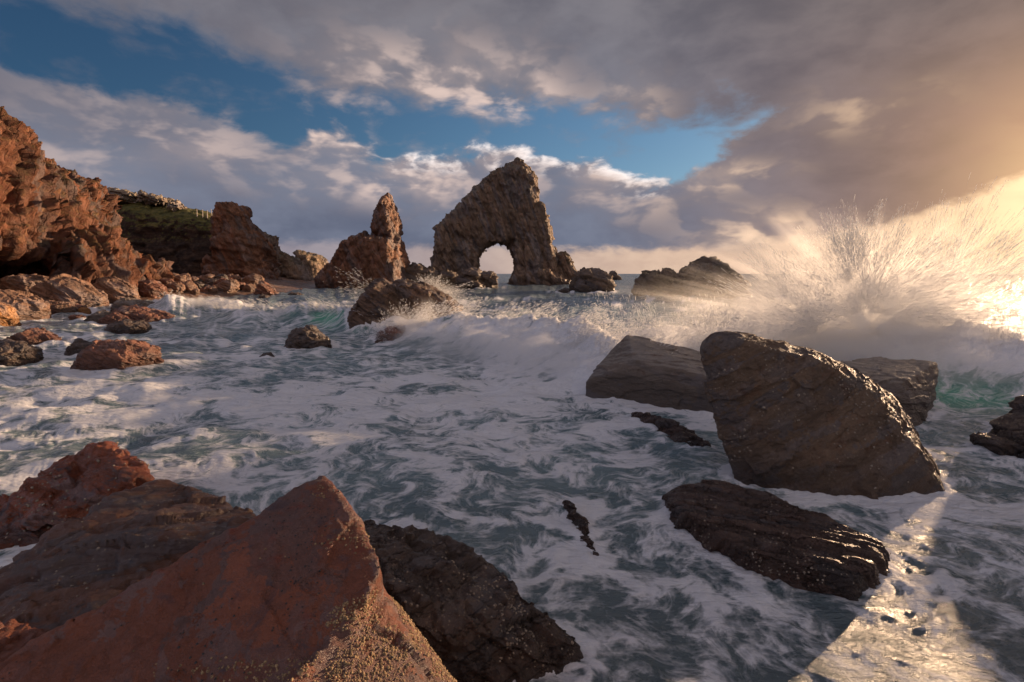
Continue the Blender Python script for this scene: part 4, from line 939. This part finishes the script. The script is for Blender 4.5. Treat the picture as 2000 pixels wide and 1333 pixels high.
pf = web(far_q * 0.8) ; pf = (pf - pf.mean()) / pf.std(); pats = pats * (1 - fb[:, 0]) + pf * fb[:, 0]; fine_ = fine_ * (1 - fb[:, 0])
# where foam lies: densities by place
D = np.full(len(xy), 0.0, np.float32)
def patch(px, py, rx, ry, a, ang=0.0):
    c = onz(px, py)[:2]; d = xy - c.astype(np.float32); ca, sa = math.cos(ang), math.sin(ang)
    u = d[:, 0] * ca + d[:, 1] * sa; w = -d[:, 0] * sa + d[:, 1] * ca
    return a * np.exp(-(u / rx) ** 2 - (w / ry) ** 2)
for a in [(600, 820, 6, 4.5, .30), (150, 800, 6, 3.0, .45), (400, 760, 9, 2.2, .40), (900, 860, 3, 2.0, .28), (1000, 1000, 1.3, 1.3, .10), (350, 930, 2.5, 1.0, .05), (750, 980, 1.2, .6, -.15), (40, 1090, 1.0, 0.8, .5),
          (1250, 1290, .7, .55, -.8), (1150, 1180, .6, .4, -.3), (950, 1050, .6, .5, -.1), (1400, 1180, 1.0, .35, .05), (1780, 1290, 0.6, .3, .30), (1950, 1180, 1.2, .8, -.12), (1300, 1150, 1.5, .6, .35), (1900, 1000, 2.2, 1.2, .10), (1950, 900, 3, 1.6, .35),
          (1500, 1260, .6, .3, .0), (1350, 1150, .7, .4, .1), (1180, 900, 1.2, 1.2, .15), (1600, 1080, .6, .5, -.1), (1200, 760, 3, 2.5, .5), (1050, 740, 4, 3, .45),
          (200, 700, 6, 3, .10), (420, 680, 5, 3, .15), (1250, 830, 1.5, 1.2, .12), (1700, 690, 8, 6, .7), (1350, 690, 5, 4, .5), (450, 900, 2, 1, -.10)]:
    D += patch(*a)
D = D * 0.85 - 0.27 - 0.30 * smoothstep(Yg, 26, 45)
# surf ring round everything that stands in the water
rd = np.full(len(xy), 9.0, np.float32)
for w in FOOT:
    c = w.mean(0); R = np.abs(w - c).max() + 2.0; m = np.where((np.abs(xy - c) < R).all(1))[0]
    if len(m) == 0: continue
    for s in range(0, len(m), 60000):
        mm = m[s:s + 60000]
        d = np.sqrt(((xy[mm][:, None] - w[None]) ** 2).sum(-1)).min(1); rd[mm] = np.minimum(rd[mm], d)
sc_ = np.clip(Yg / 12, 0.35, 6)
D += 0.60 * np.exp(-(rd / (0.22 * sc_)) ** 2) + 0.15 * np.exp(-(rd / (0.6 * sc_)) ** 2)
# heights
sw = np.clip(Yg / 14, 0.35, 1.6)
z = (0.10 * smoothstep(Yg, 3, 9) + 0.08) * sw * fbm(xy * 0.55 + 1.0, 3, 0.5, pn2) + (0.05 * smoothstep(Yg, 3, 9) + 0.045) * sw * (1 - np.abs(fbm(xy * np.array((0.35, 0.9), np.float32) + 5, 3, 0.5, pn2)) * 2.5) - 0.04
chop = 1 - np.abs(fbm(xy * np.array((0.16, 0.45), np.float32) + 8, 4, 0.55, pn2)) * 3.0
z += 0.20 * smoothstep(Yg, 25, 60) * chop * np.exp(-np.maximum(Yg - 400, 0) / 900)
z = z.astype(np.float32) + (0.05 * np.exp(-(rd / (0.14 * sc_)) ** 2) * (0.6 + 0.8 * fbm(xy * 4.0, 3, 0.5, pn2))).astype(np.float32)
D += 0.75 * smoothstep(chop, 0.45, 0.95) * smoothstep(Yg, 28, 50) * smoothstep(fbm(xy * 0.05, 2, 0.5, pn2), -0.15, 0.25)
green = np.zeros(len(xy), np.float32)
for k, (ln, hs, fr, bk) in enumerate(WAVES):
    h, sd_, r = seg_ridge(xy, ln, hs, fr, bk, seed=k * 3.3)
    z += h; pk = max(hs)
    foamy = smoothstep(h / pk, 0.10, 0.5) * (0.9 if k != 1 else 0.55)
    D += foamy
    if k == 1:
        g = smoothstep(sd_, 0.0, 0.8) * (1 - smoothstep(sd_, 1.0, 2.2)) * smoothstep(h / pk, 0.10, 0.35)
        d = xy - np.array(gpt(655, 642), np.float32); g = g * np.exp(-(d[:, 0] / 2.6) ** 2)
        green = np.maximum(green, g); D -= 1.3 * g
    z += 0.26 * np.clip(h, 0, 1) * fbm(xy * 0.8 + k, 4, 0.55, pn2) + 0.13 * np.clip(h, 0, 1) * (0.3 - np.abs(fbm(xy * np.array((2.2, 2.8), np.float32) + k, 4, 0.6, pn2))) * 2
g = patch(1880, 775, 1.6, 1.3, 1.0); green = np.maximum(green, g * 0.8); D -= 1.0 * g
fo = np.zeros(len(xy), np.float32)
base_ = np.full(len(xy), 0.0, np.float32); base_[near] = pats
fo = smoothstep(base_ * 0.34 + np.clip(D, -0.6, 0.75), -0.20, 0.75)
fin = np.zeros(len(xy), np.float32); fin[near] = fine_
fo = np.clip(fo + 0.55 * fin * (fo > 0.02) * (1 - fo * 0.6), 0, 1)
far_f = (1 - smoothstep(Yg, 60, 75)); fo = np.where(near, fo * far_f + smoothstep(D, 0.1, 0.6) * (1 - far_f), smoothstep(D, 0.12, 0.6))
zf = 0.014 * fo
z = z + zf; z[near] += (0.010 * fin[near] + 0.008 * pats) * np.clip(6 / Yg[near], 0.2, 1)
z = z * (1 - smoothstep(Yg, 1500, 6000))
flow = xy * np.array((0.42, 1.15), np.float32); flow[near] = flowq
rows = np.arange(NR * NC).reshape(NR, NC)
sf = np.stack([rows[:-1, :-1], rows[:-1, 1:], rows[1:, 1:], rows[1:, :-1]], -1).reshape(-1, 4)
SEA = np.column_stack([xy, z]).astype(np.float32)
me = mesh_np('sea', SEA, sf)
for nm, arr in (('foam', fo), ('green', green)):
    a = me.attributes.new(nm, 'FLOAT', 'POINT'); a.data.foreach_set('value', arr.astype(np.float32))
a = me.attributes.new('flow', 'FLOAT_VECTOR', 'POINT'); a.data.foreach_set('vector', np.column_stack([flow, np.zeros(len(flow))]).astype(np.float32).ravel())
def sea_mat():
    m, t, b, o = new_mat('sea_water_and_foam')
    def attr(n, out='Fac'):
        a = t.nodes.new('ShaderNodeAttribute'); a.attribute_name = n; return V(t, a.outputs[out])
    tc = t.nodes.new('ShaderNodeTexCoord'); C = V(t, tc.outputs['Object']); fl = attr('flow', 'Vector')
    px, py, pz = sep(t, C)
    foam = attr('foam'); gr = attr('green')
    f1 = noise(t, fl, 9.0, 8, 0.70, 0.5); f2 = noise(t, C, 30.0, 5, 0.7); f3 = noise(t, vmath(t, 'MULTIPLY', fl, (1.0, 2.4, 1.0)), 3.5, 7, 0.65, 0.6)
    wfl = vmath(t, 'ADD', fl, vmath(t, 'SCALE', vec(t, f1, f3, 0.0), scale=0.35))
    v1 = voronoi(t, wfl, 3.2, 'F1'); v2 = voronoi(t, wfl, 8.5, 'F1'); v3 = voronoi(t, wfl, 1.3, 'F1')
    lace = (v1 - 0.42) * 0.95 + (v2 - 0.42) * 0.75 + (v3 - 0.42) * 0.5
    fm = smooth(foam + lace * (1.0 - smooth(py, 20, 60) * 0.6) + (voronoi(t, fl, 18.0, 'F1') - 0.42) * 0.32 + (voronoi(t, C, 34.0, 'F1') - 0.42) * 0.14 + (f1 - 0.5) * 0.40 + (f3 - 0.5) * 0.35 + (f2 - 0.5) * 0.12, 0.10, 0.90)
    depthc = noise(t, C, 0.35, 4, 0.6)
    water = mix(t, smooth(depthc, 0.35, 0.65), (0.13, 0.195, 0.215), (0.22, 0.30, 0.315))
    water = mix(t, (1.0 - smooth(py, 3.0, 8.0)) * 0.7, water, (0.105, 0.128, 0.135))
    water = mix(t, smooth(py, 30, 80), water, (0.085, 0.125, 0.145))
    water = mix(t, gr, water, (0.10, 0.42, 0.27))  # green glow of light through the waves, put into the water colour
    foamc = mix(t, smooth(f1 * 0.5 + f3 * 0.5, 0.3, 0.7), (0.74, 0.75, 0.78), (0.90, 0.90, 0.90))
    setin(t, b.inputs['Base Color'], mix(t, fm, water, foamc))
    setin(t, b.inputs['Roughness'], fm * 0.45 + 0.27); b.inputs['IOR'].default_value = 1.33
    b.inputs['Specular IOR Level'].default_value = 0.4
    nearf = 1.0 - smooth(py, 18, 60)
    wv = noise(t, vmath(t, 'MULTIPLY', C, (0.8, 1.8, 1.0)), 1.6, 9, 0.68, 0.3)
    nb = bump(t, noise(t, vmath(t, 'MULTIPLY', C, (0.5, 1.3, 1.0)), 0.45, 6, 0.6, 0.4), 0.6, 0.9)
    nb = bump(t, wv, 0.6, 0.35, nb)
    hh = f3 * 0.7 + f1 * 0.5 + fm * 0.35
    nb = bump(t, hh, 0.5, 0.03, nb)
    nb = bump(t, noise(t, C, 5.5, 7, 0.72), 0.45, 0.035, nb)
    nb = bump(t, noise(t, C, 26, 6, 0.75), 0.5, 0.016, nb)
    setin(t, b.inputs['Normal'], nb)
    return m
M['sea'] = sea_mat()
link('sea', me, M['sea'], kind='structure')

# ------------------------------------------------------------------ spray: airborne droplets as a scattering medium
def vol_mat(name, build, aniso=0.35, step=0.12):
    m = bpy.data.materials.new(name); m.use_nodes = True; t = m.node_tree; t.nodes.clear()
    o = t.nodes.new('ShaderNodeOutputMaterial'); v = t.nodes.new('ShaderNodeVolumePrincipled')
    v.inputs['Color'].default_value = (0.99, 0.99, 0.99, 1); v.inputs['Anisotropy'].default_value = aniso
    tc = t.nodes.new('ShaderNodeTexCoord'); C = V(t, tc.outputs['Object'])
    setin(t, v.inputs['Density'], build(t, C)); t.links.new(v.outputs[0], o.inputs['Volume'])
    m.cycles.volume_step_rate = step
    return m
def vol_box(name, c, size, mat, label, cat):
    bm = bmesh.new(); bmesh.ops.create_icosphere(bm, subdivisions=3, radius=1.0)
    for v in bm.verts: v.co.x *= size[0]; v.co.y *= size[1]; v.co.z *= size[2]
    me = bpy.data.meshes.new(name); bm.to_mesh(me); bm.free()
    return link(name, me, mat, loc=tuple(c), label=label, category=cat, kind='stuff')
def burst(name, c, R, dens, label, freq=9.0, up=1.0, seed=0.0, floor=-0.6, step=0.06, core=0.25, aniso=0.35):
    """a fan of spray thrown outwards from c: streaks along the radius"""
    def b(t, C):
        n = vmath(t, 'DIVIDE', C, R); r = vmath(t, 'LENGTH', n)
        d = vmath(t, 'NORMALIZE', n); dx, dy, dz = sep(t, d)
        s = noise(t, vmath(t, 'ADD', vmath(t, 'SCALE', d, scale=freq), vec(t, r * 1.6 + seed, r * 1.2, r * 0.8)), 1.0, 5, 0.62, 0.3)
        big = noise(t, vmath(t, 'ADD', vmath(t, 'SCALE', d, scale=2.2), (seed, 1.0, 2.0)), 1.0, 3, 0.5)
        puff = noise(t, C, 1.6, 5, 0.62)
        reach = 0.55 + (s - 0.5) * 1.3 + (big - 0.5) * 1.5
        e = 1.0 - smooth(r, reach * 0.25, reach * 1.25)
        st = smooth(s * 0.75 + puff * 0.25, 0.44, 0.60)
        co = (1.0 - smooth(r, 0.0, core)) * 0.9
        edge = 1.0 - smooth(r, 0.80, 0.98)
        return ((st * e + co * smooth(puff, 0.3, 0.6)) * edge * (1.0 - smooth(r, 0.3, 1.0) * 0.6)).max(0.0) * dens
    return vol_box(name, c, R, vol_mat(name + '_droplets', b, aniso, step), label, 'spray')

def bank(name, line, width, height, dens, label, seed=0.0, step=0.1, lean=0.0, z0=0.2, aniso=0.4):
    """a bank of mist hugging a breaking crest that runs between two ground points"""
    a, b_ = np.array(line[0]), np.array(line[1]); mid_ = (a + b_) / 2; L = np.linalg.norm(b_ - a) / 2
    def b(t, C):
        x, y, z = sep(t, C)
        xn = x * (1 / (L * 1.05)); yn = y * (1 / width)
        w = noise(t, vmath(t, 'MULTIPLY', C, (0.55, 0.8, 1.0)), 1.0, 3, 0.55)
        n = noise(t, vmath(t, 'ADD', vmath(t, 'MULTIPLY', C, (0.8, 1.0, 1.5)), (seed, seed, 0)), 1.6, 5, 0.62, 0.4)
        top = ((w - 0.5) * 1.6 + 0.62 + (n - 0.5) * 1.2) * height * (1.0 - xn * xn) 
        f = 1.0 - smooth(z - top, -0.35 * height, 0.10 * height)
        s_ = (1.0 - smooth(xn.abs(), 0.55, 0.98)) * (1.0 - smooth(yn.abs() + (n - 0.5) * 0.7, 0.30, 0.95))
        return f * s_ * (0.12 + smooth(n, 0.40, 0.62) * 1.4) * dens
    o = vol_box(name, (mid_[0], mid_[1], z0), (L * 1.05, width, height * 1.5), vol_mat(name + '_droplets', b, aniso, step), label, 'spray')
    o.rotation_euler.z = math.atan2(b_[1] - a[1], b_[0] - a[0]); return o

def spray_mat():
    m = bpy.data.materials.new('spray_drops'); m.use_nodes = True; t = m.node_tree; t.nodes.clear()
    o = t.nodes.new('ShaderNodeOutputMaterial'); d = t.nodes.new('ShaderNodeBsdfDiffuse'); tr = t.nodes.new('ShaderNodeBsdfTranslucent'); mx = t.nodes.new('ShaderNodeMixShader')
    d.inputs[0].default_value = tr.inputs[0].default_value = (0.92, 0.92, 0.92, 1); mx.inputs[0].default_value = 0.5
    t.links.new(d.outputs[0], mx.inputs[1]); t.links.new(tr.outputs[0], mx.inputs[2]); t.links.new(mx.outputs[0], o.inputs[0]); return m
M['drops'] = spray_mat()
SR = np.random.default_rng(12)
def strand_mesh(name, p, d, L, w, label, cat='spray'):
    """drops and torn threads of water: slim tetrahedra along d"""
    n = len(p); d = d / np.linalg.norm(d, axis=1)[:, None]; a = np.cross(d, SR.normal(size=(n, 3))); a /= np.linalg.norm(a, axis=1)[:, None]; b = np.cross(d, a)
    v = np.stack([p - d * L[:, None] * 0.65, p + d * L[:, None] * 0.35 + a * w[:, None], p + d * L[:, None] * 0.35 + (-0.5 * a + 0.87 * b) * w[:, None], p + d * L[:, None] * 0.35 + (-0.5 * a - 0.87 * b) * w[:, None]], 1)
    f = np.array([(0, 1, 2), (0, 2, 3), (0, 3, 1), (1, 3, 2)])[None] + (np.arange(n) * 4)[:, None, None]
    v = v.reshape(-1, 3); c = v.mean(0); c[2] = max(c[2] * 0, 0.0)
    return link(name, mesh_np(name, v - c, f.reshape(-1, 3), False), M['drops'], loc=tuple(c), label=label, category=cat, kind='stuff')
def fan(name, c, n, ax, spread, reach, L, w, label, seed=0, flat=0.35, grav=0.12, clump=1.0, rmin=0.05, pw=0.7):
    """threads flung out of c about the axis ax; clumped into jets"""
    m = n * 5; ax = unit(ax); B = basis(ax)
    th = SR.uniform(-1, 1, m) * spread; ph = SR.normal(0, flat, m)
    # fan lies mostly in the vertical plane that faces the sea breeze: x and z
    zx = np.array((0, 1, 0), float); side = np.cross(ax, zx); side /= np.linalg.norm(side)
    d = ax[None] * np.cos(th)[:, None] + side[None] * np.sin(th)[:, None] + zx[None] * ph[:, None]; d /= np.linalg.norm(d, axis=1)[:, None]
    j = fbm(d * 5.0 + seed, 4, 0.6) ; j2 = pnoise(d * 16 + seed)
    keep = SR.uniform(0, 1, m) < np.clip(0.42 + clump * (j * 1.4 + j2 * 0.35), 0.03, 1)
    d, j, j2 = d[keep][:n], j[keep][:n], j2[keep][:n]; n = len(d)
    rr_ = reach * np.clip(0.72 + 0.9 * j + 0.25 * j2, 0.25, 1.5) * (rmin + (1 - rmin) * SR.uniform(0, 1, n) ** pw)
    # ragged clumps along the radius too
    p = c + d * rr_[:, None]; p[:, 2] -= grav * rr_ ** 2 / reach
    q = fbm(p * 1.3 + seed, 3); k2 = (SR.uniform(0, 1, n) < np.clip(0.6 + 1.6 * q, 0.08, 1)) & (p[:, 2] > 0.05); p, d, rr_ = p[k2], d[k2], rr_[k2]
    d = d + SR.normal(0, 0.06, d.shape); d[:, 2] -= grav * rr_ / reach; n = len(p)
    ll = L * (0.2 + 0.7 * rr_ / reach) * SR.uniform(0.1, 0.9, n); ww = w * SR.uniform(0.4, 1.3, n); tiny = SR.uniform(0, 1, n) < 0.25; ll[tiny] = ww[tiny] * SR.uniform(2, 6, tiny.sum()); ww[tiny] *= 1.4
    d = d + SR.normal(0, 0.05, d.shape)
    return p, d, ll, ww
def add_fan(name, label, *parts):
    p, d, l, w = [np.concatenate(x) for x in zip(*parts)]; return strand_mesh(name, p, d, l, w, label)
c = P(1690, 650, 15.5)
burst('spray_mist', c, (9.2, 2.4, 4.3), 2.5, 'glowing mist inside the towering fan of spray', freq=12, core=0.6, step=0.15, aniso=0.45)
burst('spray_mist', P(810, 672, 21.6), (2.6, 1.3, 2.3), 4.0, 'white burst of mist against the front of the cracked rock', freq=12, core=0.6, step=0.2, aniso=0.45, seed=3)
burst('spray_mist', P(1390, 700, 15.0), (3.0, 1.3, 2.1), 1.8, 'mist inside the low fan above the angular block', freq=12, core=0.5, step=0.2, aniso=0.6, seed=5)
burst('spray_mist', P(830, 585, 28.8), (3.2, 1.2, 1.7), 2.5, 'mist thrown over the back of the cracked rock', freq=12, core=0.5, step=0.2, aniso=0.45, seed=8)
add_fan('spray_burst', 'towering fan of backlit drops bursting up behind the huge slab',
        fan('a', P(1690, 610, 15.5), 38000, (0.0, 0, 1), 1.7, 3.4, 0.55, 0.0050, '', 1, pw=0.8, flat=0.5, clump=1.6),
        fan('b', P(1800, 640, 15.8), 24000, (0.9, 0, 0.50), 0.85, 5.0, 0.75, 0.0055, '', 2, pw=0.8, flat=0.5, clump=1.6),
        fan('c', P(1600, 650, 15.2), 14000, (-0.9, 0, 0.45), 0.7, 3.5, 0.55, 0.0045, '', 3, pw=0.8, flat=0.5, clump=1.6),
        fan('d', P(1655, 560, 15.4), 7000, (-0.06, 0, 1), 0.35, 2.6, 0.4, 0.006, '', 4, pw=0.8))
add_fan('spray_burst', 'low fan of spray above the angular grey topped block',
        fan('a', P(1400, 690, 15.0), 8000, (-0.15, 0, 1), 1.3, 1.8, 0.16, 0.008, '', 5, clump=1.6), fan('b', P(1280, 700, 15.3), 4000, (-0.5, 0, 0.8), 0.9, 1.5, 0.16, 0.007, '', 6))
add_fan('spray_burst', 'bright burst of foam against the front of the cracked rock',
        fan('a', P(800, 672, 21.8), 7000, (-0.35, -0.1, 1), 0.95, 2.1, 0.16, 0.010, '', 7, pw=0.7), fan('b', P(860, 680, 21.5), 4000, (0.2, 0, 1), 1.2, 1.5, 0.16, 0.010, '', 8))
add_fan('spray_burst', 'white water thrown over the back of the cracked rock',
        fan('a', P(840, 585, 29), 5000, (-0.1, 0, 1), 1.3, 1.7, 0.14, 0.012, '', 9, clump=1.5), fan('b', P(760, 575, 29), 1200, (-0.8, 0, 0.25), 0.45, 3.4, 0.45, 0.009, '', 10), fan('c', P(850, 575, 28.6), 1800, (0.8, 0, -0.05), 0.5, 2.6, 0.3, 0.010, '', 11))
add_fan('spray_burst', 'fan of foam thrown up where the first wave meets the beach',
        fan('a', P(338, 606, 50), 3500, (0.1, 0, 1), 1.4, 2.2, 0.25, 0.016, '', 12), fan('b', P(420, 605, 52), 2500, (0.2, 0, 1), 1.4, 1.4, 0.25, 0.016, '', 13))
# torn crest of the breaking wave
def crest(line, n, z0, z1, dirv, L, w, seed):
    a = np.array(line, float); u = SR.uniform(0, 1, n) * (len(a) - 1); i = u.astype(int); fr = (u - i)[:, None]; g = a[i] * (1 - fr) + a[np.minimum(i + 1, len(a) - 1)] * fr
    jet = fbm(np.column_stack([g * 0.9, 0 * u]) + seed, 3); keep = SR.uniform(0, 1, n) < np.clip(0.5 + 1.8 * jet, 0.05, 1); g, jet = g[keep], jet[keep]; n = len(g)
    hgt = z0 + (z1 - z0) * SR.uniform(0, 1, n) ** 1.8 * np.clip(0.8 + 1.6 * jet, 0.2, 1.6)
    p = np.column_stack([g[:, 0] + SR.normal(0, 0.35, n) + (hgt - z0) * dirv[0] * 0.8, g[:, 1] + SR.normal(0, 0.5, n), hgt]); d = np.array(dirv)[None] + SR.normal(0, 0.12, (n, 3))
    return p, d, L * SR.uniform(0.3, 1.3, n), w * SR.uniform(0.4, 1.3, n)
W3, W4, W2 = WAVES[2][0], WAVES[3][0], WAVES[1][0]
add_fan('crest_spray', 'torn threads of water flying off the crest of the breaking wave',
        crest(W3, 26000, 0.8, 1.9, (0.8, 0, 0.45), 0.16, 0.009, 3), crest(W4, 14000, 0.7, 1.9, (-0.2, 0, 0.8), 0.16, 0.009, 5), crest(W2, 5000, 0.9, 1.5, (-0.6, 0, 0.3), 0.3, 0.010, 9))
def bank(name, line, width, height, dens, label, seed=0.0, step=0.2, z0=0.2, aniso=0.6):
    """a bank of mist hugging a breaking crest that runs between two ground points"""
    a, b_ = np.array(line[0]), np.array(line[1]); mid_ = (a + b_) / 2; L = np.linalg.norm(b_ - a) / 2
    def b(t, C):
        x, y, z = sep(t, C)
        xn = x * (1 / (L * 1.05)); yn = y * (1 / width)
        w = noise(t, vmath(t, 'MULTIPLY', C, (0.55, 0.8, 1.0)), 1.0, 2, 0.55)
        sx = vec(t, x * 0.5 + z * 0.9, y * 0.9, z * 2.2 - x * 0.9)
        n = noise(t, vmath(t, 'ADD', sx, (seed, seed, 0)), 1.9, 4, 0.66, 0.3)
        top = ((w - 0.5) * 1.6 + 0.62 + (n - 0.5) * 1.2) * height * (1.0 - xn * xn)
        f = 1.0 - smooth(z - top, -0.35 * height, 0.10 * height)
        s_ = (1.0 - smooth(xn.abs(), 0.55, 0.98)) * (1.0 - smooth(yn.abs() + (n - 0.5) * 0.7, 0.30, 0.95))
        return f * s_ * (0.12 + smooth(n, 0.40, 0.62) * 1.4) * dens
    o = vol_box(name, (mid_[0], mid_[1], z0), (L * 1.05, width, height * 1.5), vol_mat(name + '_droplets', b, aniso, step), label, 'spray')
    o.rotation_euler.z = math.atan2(b_[1] - a[1], b_[0] - a[0]); return o
bank('wave_mist', (gpt(780, 672), gpt(1290, 765)), 2.4, 1.5, 1.1, 'silky white mist of the wave breaking beside the cracked rock')
bank('surf_mist', (gpt(1180, 700), gpt(2150, 770)), 2.6, 1.7, 0.7, 'rolling white surf mist behind the flat topped block', seed=4)
bank('wave_mist', (gpt(300, 604), gpt(480, 614)), 2.2, 1.3, 1.6, 'thin mist over the first wave at the beach', seed=7)
bank('wave_mist', (gpt(440, 630), gpt(640, 640)), 1.6, 0.9, 2.0, 'soft white mist on the crest of the green shouldered wave', seed=9)
